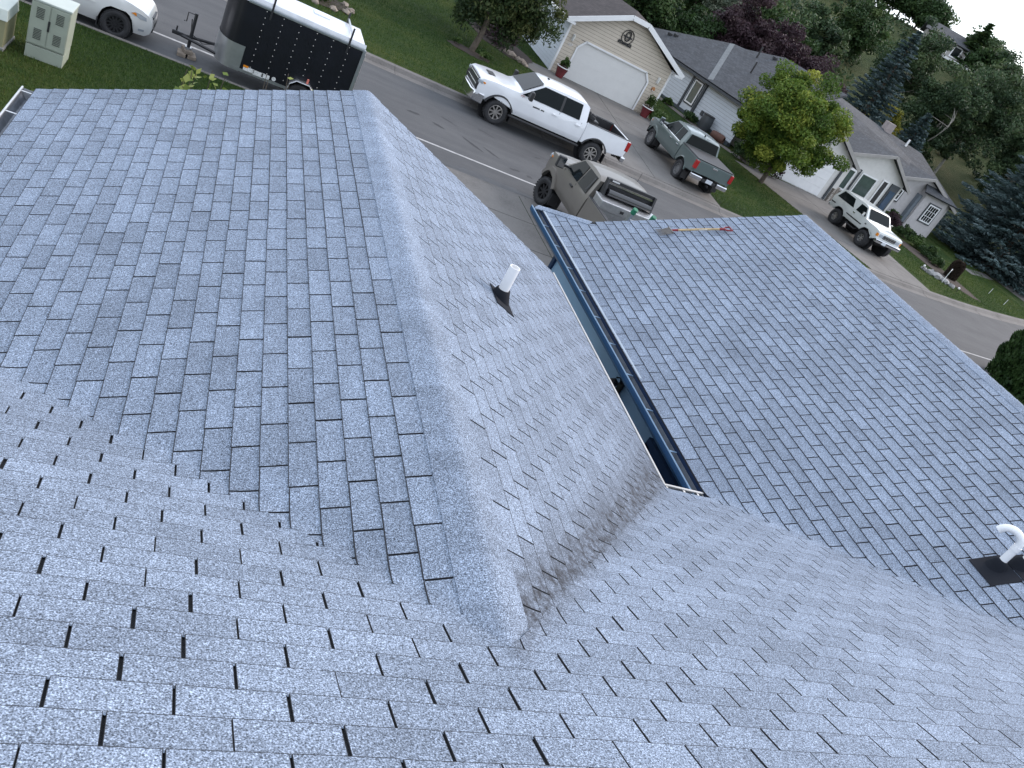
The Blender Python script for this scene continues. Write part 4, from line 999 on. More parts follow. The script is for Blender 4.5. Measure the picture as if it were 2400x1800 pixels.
# black enclosed trailer, white roof, tongue to the left
tr = thing('enclosed_trailer', 'black enclosed cargo trailer with white roof at the near kerb', 'trailer', (2.07, 21.92, ROADZ), 0)
tbk = mat('black_trailer_skin', (.006, .006, .010), .35, var=.2, coat=.1); talu = mat('trailer_aluminium', (.46, .47, .48), .32, .8, var=.12, scale=5)
TL0, TL1, TW, Z0, Z1 = -1.42, 1.42, .77, .38, 2.00
# box with a rounded V nose; x forward is towards the left of the street, so the nose is at -x here
nose = [(TL1, -TW), (TL1, TW)] + [(TL0 + .05, TW)] + [(TL0 - .42 * sin(a), TW * cos(a)) for a in np.linspace(.12, pi - .12, 13)] + [(TL0 + .05, -TW)]
MB().prism(nose, 'Z', Z0, Z1).build('trailer_box', tbk, tr, smooth=30)
nl = MB(); k = len(nose); rf = []
for s_, z in ((1.0, Z1 + .002), (1.0, Z1 + .05), (.965, Z1 + .12), (.90, Z1 + .16), (.70, Z1 + .19), (.3, Z1 + .205)):
    rf.append([(x * (1 - (1 - s_) * .35) + (.0), y * s_, z) for x, y in nose])
vs = [p for r_ in rf for p in r_]; fs = [(i * k + j, i * k + (j + 1) % k, (i + 1) * k + (j + 1) % k, (i + 1) * k + j) for i in range(len(rf) - 1) for j in range(k)] + [tuple((len(rf) - 1) * k + j for j in range(k))]
nl.add(vs, fs).build('trailer_roof', mat('white_trailer_roof', (.66, .69, .74), .28, .15, var=.06), tr, smooth=60)
cove = MB(); cove.add([(TL0 + .02, -TW - .004, Z1 - .02), (TL1 + .012, -TW - .004, Z1 - .02), (TL1 + .012, -TW - .012, Z1 + .06), (TL0 + .02, -TW - .012, Z1 + .06), (TL0 + .02, -TW * .95, Z1 + .145), (TL1 + .012, -TW * .95, Z1 + .145)], [(0, 1, 2, 3), (3, 2, 5, 4)])
cove.build('roof_cove', talu, tr, smooth=60)
for y_ in (-TW - .003, TW + .003): MB().box(((TL0 + TL1) / 2, y_, Z0 + .03), (TL1 - TL0 + .02, .012, .07)).build('bottom_rail', talu, tr)
sg = [(TL0 + .22, -TW - .006)] + [(TL0 - .425 * sin(a) - .006, (TW + .006) * cos(a)) for a in np.linspace(pi - .12, .12, 13)] + [(TL0 + .22, TW + .006)]
ns_ = len(sg); MB().add([(x, y, Z0 - .02) for x, y in sg] + [(x, y, Z0 + .60) for x, y in sg], [(i, i + 1, ns_ + i + 1, ns_ + i) for i in range(ns_ - 1)]).build('stone_guard', talu, tr, smooth=60)
MB().box((TL1 + .006, -TW + .01, (Z0 + Z1) / 2), (.07, .07, Z1 - Z0 + .05)).build('rear_post', talu, tr); MB().box((TL1 + .006, TW - .01, (Z0 + Z1) / 2), (.07, .07, Z1 - Z0 + .05)).build('rear_post', talu, tr)
MB().box((TL1 + .03, 0, (Z0 + Z1) / 2), (.03, TW * 1.85, Z1 - Z0 - .08)).build('rear_door', tbk, tr, bevel=.008)
MB().cyl((TL1 + .07, -TW + .1, Z0 + .15), (TL1 + .07, -TW + .1, Z1 - .1), .014, n=6).build('door_bar', M_STEEL, tr)
for x in (TL1 - .08,): MB().box((x, -TW * .97, Z1 + .03), (.12, .03, .04)).build('marker_light', M_RED, tr)
MB().box((TL0 + .35, -TW - .012, Z0 + .16), (.12, .01, .05)).build('marker_light', M_AMBER, tr)
for x_, w_, h_, z_ in ((.43, .26, .10, .11), (.66, .24, .11, .10), (.84, .19, .10, .11)): MB().box((TL0 + x_, -TW - .008, Z0 + z_), (w_, .006, h_)).build('sticker', mat('sticker_white', (.60, .60, .58), .6, var=.3, scale=25), tr)
MB().cyl((TL0 + 1.04, -TW - .012, Z0 + .125), (TL0 + 1.04, -TW - .004, Z0 + .125), .05, n=14).build('emblem', mat('sticker_white', (.6, .6, .58)), tr)
rv = MB().lathe([(.0, .012), (.010, .006), (.012, 0)], n=6).mesh('rivet'); rv.materials.append(mat('rivet_metal', (.62, .60, .56), .4, .5))
for c_ in range(7):
    for r_ in range(10):
        o = bpy.data.objects.new('rivet', rv); COL.objects.link(o); o.parent = tr; o.location = (TL0 + .45 + c_ * .405, -TW - .001, Z0 + .18 + r_ * .153); o.rotation_euler = (pi / 2, 0, 0)
# mudguard and wheel on the near side
for s in (1, -1):
    mg = MB(); pts = [(-.36, .30), (-.30, .62), (-.16, .74), (.16, .74), (.30, .62), (.36, .30)]; n = len(pts)
    mg.add([(x + .28, s * (TW - .02), z) for x, z in pts] + [(x + .28, s * (TW + .24), z) for x, z in pts], [(i, i + 1, n + i + 1, n + i) for i in range(n - 1)])
    g_ = mg.build('mudguard', talu, tr, smooth=30); md = g_.modifiers.new('t', 'SOLIDIFY'); md.thickness = .012
    e = empty('wheel', (.28, s * (TW + .10), .33), 0 if s > 0 else pi); e.parent = tr
    tm, rm, km = wheel_meshes('trailer', .33, .19, MATS['black_wheel_cover'], 6)
    for nm, me_ in (('tyre', tm), ('rim', rm)): o = bpy.data.objects.new(nm, me_); COL.objects.link(o); o.parent = e
MB().box((.38, -TW - .12, .80), (.05, .05, .12)).build('fender_lamp', mat('pale_red_lens', (.62, .18, .14), .3), tr, bevel=.01)
# tongue, jack and coupler
for s in (1, -1): MB().tube([(TL0 - .15, s * .45, .44), (TL0 - 1.18, s * .03, .44)], .04, 6).build('tongue_bar', M_BLACK, tr)
MB().box((TL0 - 1.28, 0, .46), (.26, .10, .10)).build('coupler', M_BLACK, tr, bevel=.02); MB().cyl((TL0 - 1.32, 0, .48), (TL0 - 1.32, 0, .62), .02, n=8).build('coupler_lever', M_BLACK, tr)
jk = empty('tongue_jack', (TL0 - .98, 0, 0)); jk.parent = tr
MB().cyl((0, 0, .22), (0, 0, 1.06), .04, n=10).build('jack_post', M_BLACK, jk); MB().cyl((0, 0, .17), (0, 0, .23), .08, n=12).build('jack_foot', M_STEEL, jk)
MB().tube([(0, 0, 1.02), (-.18, 0, 1.02), (-.18, 0, .80), (-.24, 0, .80)], .014, 6).build('jack_crank', M_BLACK, jk)
MB().tube([(TL0 - .3, .25, .50), (TL0 - .7, .1, .40), (TL0 - 1.0, .06, .55), (TL0 - 1.05, 0, .9)], .012, 6).build('wiring_loom', M_BLACK, tr)
MB().box((TL0 - .36, -.30, .58), (.05, .14, .26)).build('tongue_bracket', talu, tr)
MB().box((.30, .10, Z1 + .215), (.42, .42, .05)).build('roof_vent', mat('roof_vent_plastic', (.62, .65, .70), .4), tr, bevel=.015)
for x in (-.86, 1.02):
    rb = empty('ladder_rack', (x, 0, 0)); rb.parent = tr
    MB().box((0, -TW - .02, Z1 + .10), (.045, .03, .62)).build('rack_upright', M_BLACK, rb); MB().box((0, TW + .02, Z1 + .10), (.045, .03, .62)).build('rack_upright', M_BLACK, rb)
    MB().box((0, 0, Z1 + .26), (.045, TW * 2, .035)).build('rack_bar', M_BLACK if x < 0 else M_STEEL, rb)
M_WOOD = mat('weathered_wood', (.20, .165, .13), .9, var=.3, scale=15, bump=.4)
for k, (a_, b_, c_) in enumerate(((-.42, 21.80, .055), (-.20, 21.86, .055), (-.32, 21.88, .145))):
    o = MB().box((0, 0, 0), (.20, .36, .09)).build('wood_block', M_WOOD, None, bevel=.01, loc=(a_ - .02, b_ + .06, ROADZ + c_ - .01))
    o.rotation_euler = (0, 0, .05 + .12 * k); tag(o, ['wooden block under the trailer jack, bottom left', 'wooden block under the trailer jack, bottom right', 'wooden block carrying the trailer jack foot, topmost'][k], 'block', 'blocks under the jack')

sed2 = copy_tree(sed); sed2.location = (60.6, 43.6, gz(60.6, 43.6) + .015); sed2.rotation_euler = (0, 0, -pi / 2); sed2['label'] = 'white car half hidden behind the huge spruce'
# ================================================================= houses across the street
def lap_wall(parent, name, P0, U, length, z0, z1, ex, mt, holes=None, top=None, label=None, proud=.018):
    """lap siding: each board its own piece. P0 foot corner, U unit along the wall; outward is U rotated -90 deg.
    top(z)->(u0,u1) limits for gables; holes: list of (u0,u1,z0,z1)"""
    root = empty(name); root.parent = parent
    if label: root['label'] = label
    P0 = Vector((P0[0], P0[1], 0)); U = Vector((U[0], U[1], 0)).normalized(); O = Vector((U.y, -U.x, 0))
    z = z0
    while z < z1 - .01:
        zt = min(z + ex, z1) - .014; segs = [(0, length)]
        if top: 
            a, b = top(z); segs = [(max(0, a), min(length, b))]
        for h in holes or ():
            if z + ex * .5 > h[2] and z + ex * .5 < h[3]:
                nw = []
                for a, b in segs:
                    if h[0] > a: nw.append((a, min(b, h[0])))
                    if h[1] < b: nw.append((max(a, h[1]), b))
                segs = nw
        for a, b in segs:
            if b - a < .05: continue
            if top: a2, b2 = top(zt); a2, b2 = max(a, a2), min(b, b2)
            else: a2, b2 = a, b
            pts = [P0 + U * a + O * proud + Vector((0, 0, z)), P0 + U * b + O * proud + Vector((0, 0, z)), P0 + U * b2 + O * .003 + Vector((0, 0, zt)), P0 + U * a2 + O * .003 + Vector((0, 0, zt))]
            back = [P0 + U * t - O * .05 + Vector((0, 0, zz)) for t, zz in ((a, z), (b, z), (b2, zt), (a2, zt))]
            MB().add(pts + back, [(0, 1, 2, 3), (7, 6, 5, 4), (0, 4, 5, 1), (1, 5, 6, 2), (2, 6, 7, 3), (3, 7, 4, 0)]).build('siding_board', mt, root)
        z = zt + .014
    bk = [(0, z0), (length, z0)]
    tb_ = [top(q) for q in (0.02, z1)] if top else None
    poly = [(0, z0), (length, z0), (length, z1), (0, z1)] if not top else [(0, z0), (length, z0), (length, .02), (tb_[1][1], z1), (tb_[1][0], z1), (0, .02)]
    if holes and top:
        h = holes[0]; poly = [(0, z0), (h[0], z0), (h[0], h[3]), (h[1], h[3]), (h[1], z0)] + poly[1:]
    ps = [P0 + U * u - O * .012 + Vector((0, 0, z_)) for u, z_ in poly]
    MB().add(ps, [tuple(range(len(ps)))]).build('lap_shade_backing', M_LAPSHADE, root)  # dark sheet behind the gaps, painting the shadow line under each board
    return root
def roof_plane(parent, name, pts, mt, th=.12, label=None):
    """pts: first two along the eave, left to right seen from outside"""
    a, b = Vector(pts[0]), Vector(pts[1]); nrm = Vector((0, 0, 0)); ps = [Vector(p) for p in pts]
    for i in range(len(ps)): nrm += (ps[i] - ps[0]).cross(ps[(i + 1) % len(ps)] - ps[0])
    if nrm.z < 0: ps = ps[::-1]; nrm = -nrm
    nrm.normalize(); u = (b - a).normalized(); v = nrm.cross(u)
    o = MB().slab(ps, th).build(name, mt, parent); uv_plane(o, u, v, a)
    if label: o['label'] = label
    return o
def beam(name, a, b, w, h, mt, parent, out=None):
    a, b = Vector(a), Vector(b); d = b - a; L = d.length
    mb = MB(); M_ = d.to_track_quat('X', 'Z').to_matrix().to_4x4(); M_.translation = (a + b) / 2; mb.M = M_; mb.box((0, 0, 0), (L, w, h)); return mb.build(name, mt, parent)
def window(parent, c, U, w, h, frame_mt, glass=None, trim=.09, nx=1, nz=1, proud=.05, surround=None, name='window', label=None):
    U = Vector((U[0], U[1], 0)).normalized(); O = Vector((U.y, -U.x, 0)); e = empty(name, (0, 0, 0)); e.parent = parent
    if label: e['label'] = label
    ang = math.atan2(U.y, U.x); c = Vector(c)
    def bx(nm, du, dz, ww, hh, mt, p, th=.05): 
        q = c + U * du + O * p + Vector((0, 0, dz)); return MB().box(q, (ww, th, hh), rz=ang).build(nm, mt, e)
    if surround:
        for s in (-1, 1): bx('surround', s * (w / 2 + trim * 1.5), 0, trim, h + trim * 4, surround, proud - .02)
        for s in (-1, 1): bx('surround', 0, s * (h / 2 + trim * 1.5), w + trim * 2, trim, surround, proud - .02)
    for s in (-1, 1): bx('frame', s * (w / 2 + trim / 2), 0, trim, h + 2 * trim, frame_mt, proud)
    for s in (-1, 1): bx('frame', 0, s * (h / 2 + trim / 2), w, trim, frame_mt, proud)
    for i in range(nx):
        for j in range(nz):
            bx('pane', -w / 2 + w * (i + .5) / nx, -h / 2 + h * (j + .5) / nz, w / nx - (.03 if nx > 1 else 0), h / nz - (.03 if nz > 1 else 0), glass or M_GLASS, proud - .03, .02)
    for i in range(1, nx): bx('muntin', -w / 2 + w * i / nx, 0, .03, h, frame_mt, proud - .012, .03)
    for j in range(1, nz): bx('muntin', 0, -h / 2 + h * j / nz, w, .03, frame_mt, proud - .008, .03)
    return e
M_BEIGE = mat('beige_lap_siding', (.53, .465, .38), .6, var=.05, scale=3); M_WSIDE = mat('blue_white_lap_siding', (.50, .54, .58), .6, var=.05, scale=3)
M_STUCCO = mat('white_stucco', (.60, .585, .56), .85, var=.06, scale=4, bump=.25, bscale=50); M_GSTUCCO = mat('pale_grey_stucco', (.44, .42, .42), .85, var=.08, scale=4, bump=.25, bscale=50)
M_DOORW = mat('garage_door_white', (.64, .63, .61), .45, var=.03); M_DARKTR = mat('dark_slate_trim', (.045, .052, .060), .5); M_GREENG = mat('green_tinted_glass', (.06, .085, .078), .08, var=.2, spec=.8, coat=.3)
M_FOUND = mat('foundation_grey', (.055, .068, .080), .8)

# --- beige garage house opposite: clipped front gable
gh = thing('beige_garage_house', 'beige sided house with white double garage door and clipped gable', 'house')
GX0, GX1, GY, GB, GE = 15.95, 22.28, 41.75, -2.64, .02
gpk, gflat0, gflat1, gflatz = 19.12, 18.62, 19.62, 1.42
def gtop(z):
    if z <= GE: return (0, GX1 - GX0)
    t = (z - GE) / (gflatz - GE); return (t * (gflat0 - GX0), (GX1 - GX0) - t * (GX1 - gflat1))
DX0, DX1, DZ1 = 16.80, 21.26, -.64
lap_wall(gh, 'front_wall', (GX0, GY), (1, 0), GX1 - GX0, GB - .1, gflatz - .02, .165, M_BEIGE, holes=[(DX0 - GX0, DX1 - GX0, -9, DZ1)], top=gtop, label='beige lap sided gable wall')
for x in (GX0 - .03, GX1 + .03): MB().box((x, GY - .02, (GB + GE) / 2 - .05), (.10, .09, GE - GB + .1)).build('corner_board', M_WHITE, gh)
gd = empty('garage_door'); gd.parent = gh; gd['label'] = 'white double garage door with clipped upper corners'
cz = DZ1; nsec = 4; hh = (DZ1 - GB) / nsec
for k in range(nsec):
    za, zb2 = GB + k * hh + .001, GB + (k + 1) * hh - .001
    poly = [(DX0, za), (DX1, za), (DX1, zb2), (DX0, zb2)] if k < nsec - 1 else [(DX0, za), (DX1, za), (DX1, zb2 - .36), (DX1 - .30, zb2), (DX0 + .30, zb2), (DX0, zb2 - .36)]
    MB().prism(poly, 'Y', GY + .04, GY + .09).build('door_panel', M_DOORW, gd)
MB().box(((DX0 + DX1) / 2, GY + .12, (GB + DZ1) / 2), (DX1 - DX0, .04, DZ1 - GB)).build('door_backing', M_DOORW, gd)
for x in (DX0 - .045, DX1 + .045): MB().box((x, GY - .015, (GB + DZ1) / 2 - .18), (.09, .10, DZ1 - GB - .36)).build('door_frame', M_WHITE, gd)
MB().box(((DX0 + DX1) / 2, GY - .015, DZ1 + .045), (DX1 - DX0 - .6, .10, .09)).build('door_frame', M_WHITE, gd)
for s, x in ((1, DX0), (-1, DX1)):
    beam('door_frame', (x - s * .03, GY - .015, DZ1 - .36), (x + s * .32, GY - .015, DZ1 + .06), .10, .09, M_WHITE, gd)
    MB().prism([(x, DZ1 - .36), (x, DZ1 + .01), (x + s * .30, DZ1 + .01)], 'Y', GY + .0, GY + .035).build('corner_infill', M_BEIGE, gd)
# roof: ridge runs back; front clipped by a small hip
RY0, RYB = GY - .45, 56.0; EX0, EX1 = 15.50, 22.80; EZ = .10; SL = (gflatz + .12 - EZ) / (gflat0 - EX0); RZ = EZ + SL * (gpk - EX0)
fz = gflatz + .12
roof_plane(gh, 'roof_slope', [(EX0, RYB, EZ), (EX0, RY0, EZ), (gflat0, RY0, fz), (gpk, RY0 + 1.1, RZ), (gpk, RYB, RZ)], M_RBROWN)
roof_plane(gh, 'roof_slope', [(EX1, RY0, EZ), (EX1, RYB, EZ), (gpk, RYB, RZ), (gpk, RY0 + 1.1, RZ), (gflat1, RY0, fz)], M_RBROWN)
roof_plane(gh, 'clipped_gable', [(gflat0, RY0 - .002, fz), (gflat1, RY0 - .002, fz), (gpk, RY0 + 1.1, RZ + .003)], M_RBROWN)
for a, b in (((EX0 - .02, EZ), (gflat0, fz)), ((gflat0, fz), (gflat1, fz)), ((gflat1, fz), (EX1 + .02, EZ))):
    beam('bargeboard', (a[0], RY0 - .02, a[1] - .08), (b[0], RY0 - .02, b[1] - .08), .05, .24, M_WHITE, gh)
for x, s in ((EX0, 1), (EX1, -1)): MB().box((x + s * .22, RY0 + .20, EZ - .14), (.46, .46, .12)).build('eave_return', M_WHITE, gh)
for x in (EX0 - .06, EX1 + .06): MB().box((x, (RY0 + RYB) / 2 + .2, EZ - .05), (.11, RYB - RY0 - .5, .12)).build('gutter', M_WHITE, gh)
MB().box2((EX0 + .02, RY0 + .02, EZ - .16), (GX0, RYB, EZ - .13)).build('soffit', M_WHITE, gh); MB().box2((GX1, RY0 + .02, EZ - .16), (EX1 - .02, RYB, EZ - .13)).build('soffit', M_WHITE, gh)
lap_wall(gh, 'side_wall', (GX0, 55.5), (0, -1), 55.5 - GY, GB - .1, GE, .165, M_WSIDE, label='blue-white side wall of the beige house')
lap_wall(gh, 'side_wall', (GX1, GY), (0, 1), 55.5 - GY, GB - .1, GE, .33, M_BEIGE)
for x in (16.32, 21.80):
    l = empty('coach_lamp', (x, GY - .02, -.70)); l.parent = gh
    MB().box((0, -.02, 0), (.12, .03, .34)).build('back_plate', M_WHITE, l, bevel=.01); MB().lathe([(0, .2), (.07, .12), (.06, .09), (.055, -.1), (.03, -.16), (0, -.17)], (0, -.12, 0), n=8).build('lamp_shade', mat('frosted_lamp_glass', (.62, .62, .58), .2, spec=.7), l)
lettering(gh, 'house_number', '107', .20, (16.34, GY - .03, -1.13), (pi / 2, 0, 0), M_WHITE, gh, ext=.01)
# round black monogram sign
sg_ = empty('monogram_sign', (19.02, GY - .05, .48)); sg_.parent = gh; sg_['label'] = 'round black monogram plaque with a name bar'
def ring(name, cx, cz, r, rx, t, parent):
    pts = [(cx + rx * cos(a), 0, cz + r * sin(a)) for a in np.linspace(0, 2 * pi, 25)]; MB().tube(pts, t, 6).build(name, M_BLACK, parent)
ring('sign_ring', 0, .03, .34, .34, .024, sg_); ring('sign_letter', 0, .06, .24, .15, .030, sg_); ring('sign_letter', 0, .06, .17, .09, .012, sg_)
MB().box((0, 0, .02), (.52, .02, .07)).build('sign_bar', M_BLACK, sg_); 
for s in (-1, 1): MB().tube([(s * .32, 0, -.10), (s * .25, 0, -.22), (s * .42, 0, -.30), (s * .34, 0, -.2)], .018, 5).build('sign_scroll', M_BLACK, sg_)
MB().box((0, 0, -.36), (.86, .02, .045)).build('sign_base', M_BLACK, sg_)
for k_ in range(9): MB().box((-.36 + k_ * .09, 0, -.30 + (.012 if k_ % 3 else -.008)), (.055, .02, .09)).build('sign_name_letter', M_BLACK, sg_)
pk = tag(MB().lathe([(0, .09), (.08, .085), (.12, .0), (.08, -.085), (0, -.09)], (0, 0, 0), 'Y', 14).build('wall_ornament', mat('terracotta_ornament', (.42, .20, .08), .6, var=.4, scale=12), gh, smooth=50, loc=(21.79, GY - .06, -1.19))); pk.rotation_euler = (0, 0, 0)
MB().box((21.79, GY - .13, -1.25), (.16, .03, .09)).build('wall_ornament', M_WHITE, gh, bevel=.02)

# --- white and grey house to its right, with the wing that looks at the beige house
hb = thing('white_gabled_house', 'white and grey stucco house with stone base and three front gables', 'house')
HZ = -2.60
wa, wbp = Vector((26.6, 54.6, 0)), Vector((29.75, 44.5, 0)); WU = (wbp - wa).normalized(); WLn = (wbp - wa).length
uw = 5.95
lap_wall(hb, 'wing_wall', wa, WU, WLn, HZ + .25, -.08, .20, M_WSIDE, holes=[(uw - .62, uw + .62, -9, 9)], label='blue-white sided wing wall')
MB().box(wa + WU * WLn / 2 + Vector((0, 0, HZ + .1)), (WLn, .30, .36), rz=math.atan2(WU.y, WU.x)).build('foundation', M_FOUND, hb)
wc = wa + WU * uw; ang = math.atan2(WU.y, WU.x); OU = Vector((WU.y, -WU.x, 0))
MB().box(wc + OU * .0 + Vector((0, 0, -1.25)), (1.16, .20, 2.4), rz=ang).build('window_bay', M_WSIDE, hb)
for s in (-1, 1): MB().box(wc + WU * s * .64 + OU * .05 + Vector((0, 0, -1.25)), (.18, .22, 2.42), rz=ang).build('bay_trim', M_DARKTR, hb)
window(hb, wc + OU * .08 + Vector((0, 0, -1.12)), WU, .62, 1.30, M_WHITE, M_GREENG, trim=.08, surround=M_DARKTR, proud=.05, label='tall window with white frame and dark surround')
# wing roof: slope towards the beige house, back slopes behind
ea, eb = Vector((26.10, 54.9, -.02)), Vector((29.55, 43.6, -.02))
r1, r2, r3, r4, r5 = (27.0, 57.3, .55), (31.9, 53.8, 2.35), (32.5, 52.9, 2.46), (34.6, 51.5, 3.18), (35.6, 48.6, 3.2)
def onp(x, y):      # height of the wing slope
    d = (x - 27.11) * .954 + (y - 51.65) * .3; return .45 * d
R = [(x, y, onp(x, y)) for x, y in ((26.15, 54.7), (29.6, 43.7))]
S1 = [(x, y, onp(x, y)) for x, y in ((36.3, 45.8), (35.0, 50.2), (34.6, 51.5), (32.4, 52.9), (31.9, 53.8), (27.2, 56.6), (25.5, 57.3))]
roof_plane(hb, 'wing_roof', R + S1, M_RGREY, label='dark grey shingled slope of the wing')
for (a, b) in zip(S1[1:6], S1[2:7]):
    back = [(b[0] + 1.0, b[1] + 5, min(b[2] - 1.6, 0)), (a[0] + 1.5, a[1] + 5, a[2] - 1.8)]
    roof_plane(hb, 'wing_roof', [a, b] + back, M_RGREY)
cb0, cb1 = (28.35, 48.1), (31.75, 53.75); n_ = Vector((-.45 * .954, -.45 * .3, 1)).normalized()
dv = Vector((cb1[0] - cb0[0], cb1[1] - cb0[1], 0)).normalized(); pv = Vector((-dv.y, dv.x, 0)) * .17
st = [(cb0[0] + pv.x, cb0[1] + pv.y), (cb0[0] - pv.x, cb0[1] - pv.y), (cb1[0] - pv.x, cb1[1] - pv.y), (cb1[0] + pv.x, cb1[1] + pv.y)]
MB().slab([(x, y, onp(x, y) + .025) for x, y in st], .02).build('valley_strip', mat('valley_shingle_grey', (.15, .16, .165), .9, var=.2, scale=6), hb)
gl_ = Vector((29.6 - 26.15, 43.7 - 54.7, 0)); 
MB().box(((26.15 + 29.6) / 2 - .06, (54.7 + 43.7) / 2 - .02, -.16), (gl_.length, .13, .14), rz=math.atan2(gl_.y, gl_.x)).build('gutter', M_DARKTR, hb)
def stub(x, y, h, r, mt, nm): z = onp(x, y); MB().cyl((x, y, z - .05), (x, y, z + h), r, n=8).build(nm, mt, hb)
stub(32.6, 51.5, .75, .06, M_BLACK, 'flue_pipe'); stub(31.3, 49.1, .75, .06, M_BLACK, 'flue_pipe')
for x, y in ((27.9, 55.2), (28.25, 55.0), (33.7, 51.2)): MB().box((x, y, onp(x, y) + .08), (.25, .25, .16)).build('roof_vent', M_BLACK, hb)
MB().box((wa + WU * 7.4 + OU * .04 + Vector((0, 0, -1.85)))[:], (.22, .12, .3), rz=ang).build('meter_box', M_DARKTR, hb)
# garage front (mostly behind the maple)
def gable_block(x0, x1, yf, yb, zb0, ze, pkx, pkz, wall_mt, roof_mt, name, over=.40, holes=None, back=None, trim=M_DARKTR):
    MB().prism([(x0, zb0 - .1), (x1, zb0 - .1), (x1, ze), (pkx, pkz - .12), (x0, ze)], 'Y', yf, yf + .25).build('front_wall', wall_mt, hb)
    for x in (x0, x1 - .25): MB().box2((x, yf + .25, zb0 - .1), (x + .25, yb, ze)).build('side_wall', wall_mt, hb)
    sl = (pkz - ze) / (pkx - x0); e0, e1 = x0 - over, x1 + over; sr = (pkz - ze) / (x1 - pkx)
    roof_plane(hb, name, [(e0, yb, ze - over * sl + .1), (e0, yf - over, ze - over * sl + .1), (pkx, yf - over, pkz + .1), (pkx, yb, pkz + .1)], roof_mt)
    roof_plane(hb, name, [(e1, yf - over, ze - over * sr + .1), (e1, yb, ze - over * sr + .1), (pkx + .002, yb, pkz + .1), (pkx + .002, yf - over, pkz + .1)], roof_mt)
    M_SOFF = mat('taupe_fascia', (.30, .285, .27), .6)
    beam('fascia', (e0, yf - over - .02, ze - over * sl + .0), (pkx, yf - over - .02, pkz + .0), .05, .20, M_SOFF, hb); beam('fascia', (pkx, yf - over - .02, pkz + .0), (e1, yf - over - .02, ze - over * sr + .0), .05, .20, M_SOFF, hb)
gable_block(30.9, 37.0, 42.35, 47.5, HZ - .02, .05, 34.1, 1.62, M_STUCCO, M_RGREY, 'garage_roof')
g2 = empty('garage_door'); g2.parent = hb
for k in range(4): MB().box((33.75, 42.33, HZ + .27 + k * .53), (4.6, .05, .52)).build('door_panel', M_WHITE, g2)
MB().box((36.55, 42.30, -1.4), (.16, .08, 2.4)).build('trim_post', M_DARKTR, hb)
# entry gable with tall windows, stone skirting below
gable_block(37.3, 44.2, 45.0, 50, HZ, .02, 41.75, 1.42, M_STUCCO, M_RGREY, 'entry_roof')
MB().box2((37.0, 42.6, HZ), (37.3, 45.2, .1)).build('side_wall', M_STUCCO, hb)
for (x, w_, z0, z1, g) in ((39.35, .95, -1.85, -.55, M_GREENG), (41.15, 1.30, -1.85, -.45, M_GREENG), (42.60, .42, -2.0, -.25, M_BLACK)):
    window(hb, (x, 44.98, (z0 + z1) / 2), (1, 0), w_, z1 - z0, M_WHITE, g, trim=.10, proud=.03, label='tall front window with white trim')
for x in (38.35, 40.15): MB().box((x, 44.93, -1.2), (.10, .10, 1.9)).build('trim_post', M_DARKTR, hb)
MB().box2((43.15, 44.90, HZ), (43.95, 45.0, -.15)).build('entry_door', M_DARKTR, hb); MB().box2((43.3, 44.87, -2.2), (43.8, 44.91, -.6)).build('door_glass', mat('blue_door_glass', (.06, .09, .14), .08, spec=.8), hb)
# stone skirting, stone by stone
M_STONE = mat('ledge_stone', (.155, .140, .125), .9, var=.35, scale=6, bump=.6, bscale=20)
def stone_skirt(p0, U, length, z0, z1, parent):
    rt = empty('stone_skirting'); rt.parent = parent; rt['label'] = 'brown ledge-stone skirting below the front windows'
    U = Vector((U[0], U[1], 0)); ang = math.atan2(U.y, U.x); O = Vector((U.y, -U.x, 0)); z = z0
    while z < z1 - .02:
        h = random.uniform(.10, .16); u = 0
        while u < length - .03:
            l = min(random.uniform(.22, .48), length - u); c = Vector((p0[0], p0[1], z + h / 2)) + U * (u + l / 2) + O * random.uniform(.02, .06)
            MB().box(c, (l - .015, .16, h - .015), rz=ang).build('stone', M_STONE, rt, bevel=.012); u += l
        z += h
stone_skirt((36.75, 42.30), (.75, .66), 2.3, HZ - .05, -1.75, hb); stone_skirt((38.45, 44.9), (1, 0), 4.5, HZ - .05, -2.0, hb)
# right part: wall with small window, second gable and bay
gable_block(44.2, 51.5, 47.3, 53, HZ, .0, 48.2, 1.18, M_GSTUCCO, M_RGREY, 'right_roof')
window(hb, (46.2, 47.28, -.80), (1, 0), .72, .72, M_WHITE, M_GLASS, trim=.09, nx=4, nz=2, proud=.04, surround=M_BLACK, label='small square window with white bars')
MB().box2((48.2, 46.75, HZ - .1), (50.6, 47.35, .30)).build('bay_wall', M_GSTUCCO, hb); MB().box2((47.9, 46.95, HZ - .1), (48.19, 47.35, -.1)).build('bay_cheek', mat('slate_panel', (.14, .165, .19), .7), hb)
roof_plane(hb, 'bay_roof', [(47.5, 46.3, .28), (51.1, 46.3, .28), (50.2, 47.6, .85), (48.3, 47.6, .85)], M_RGREY, th=.10)
window(hb, (49.6, 46.73, -1.0), (1, 0), .95, 1.15, M_WHITE, M_GLASS, trim=.09, nx=4, nz=3, proud=.04, surround=M_DARKTR, label='barred bay window half behind the spruce')
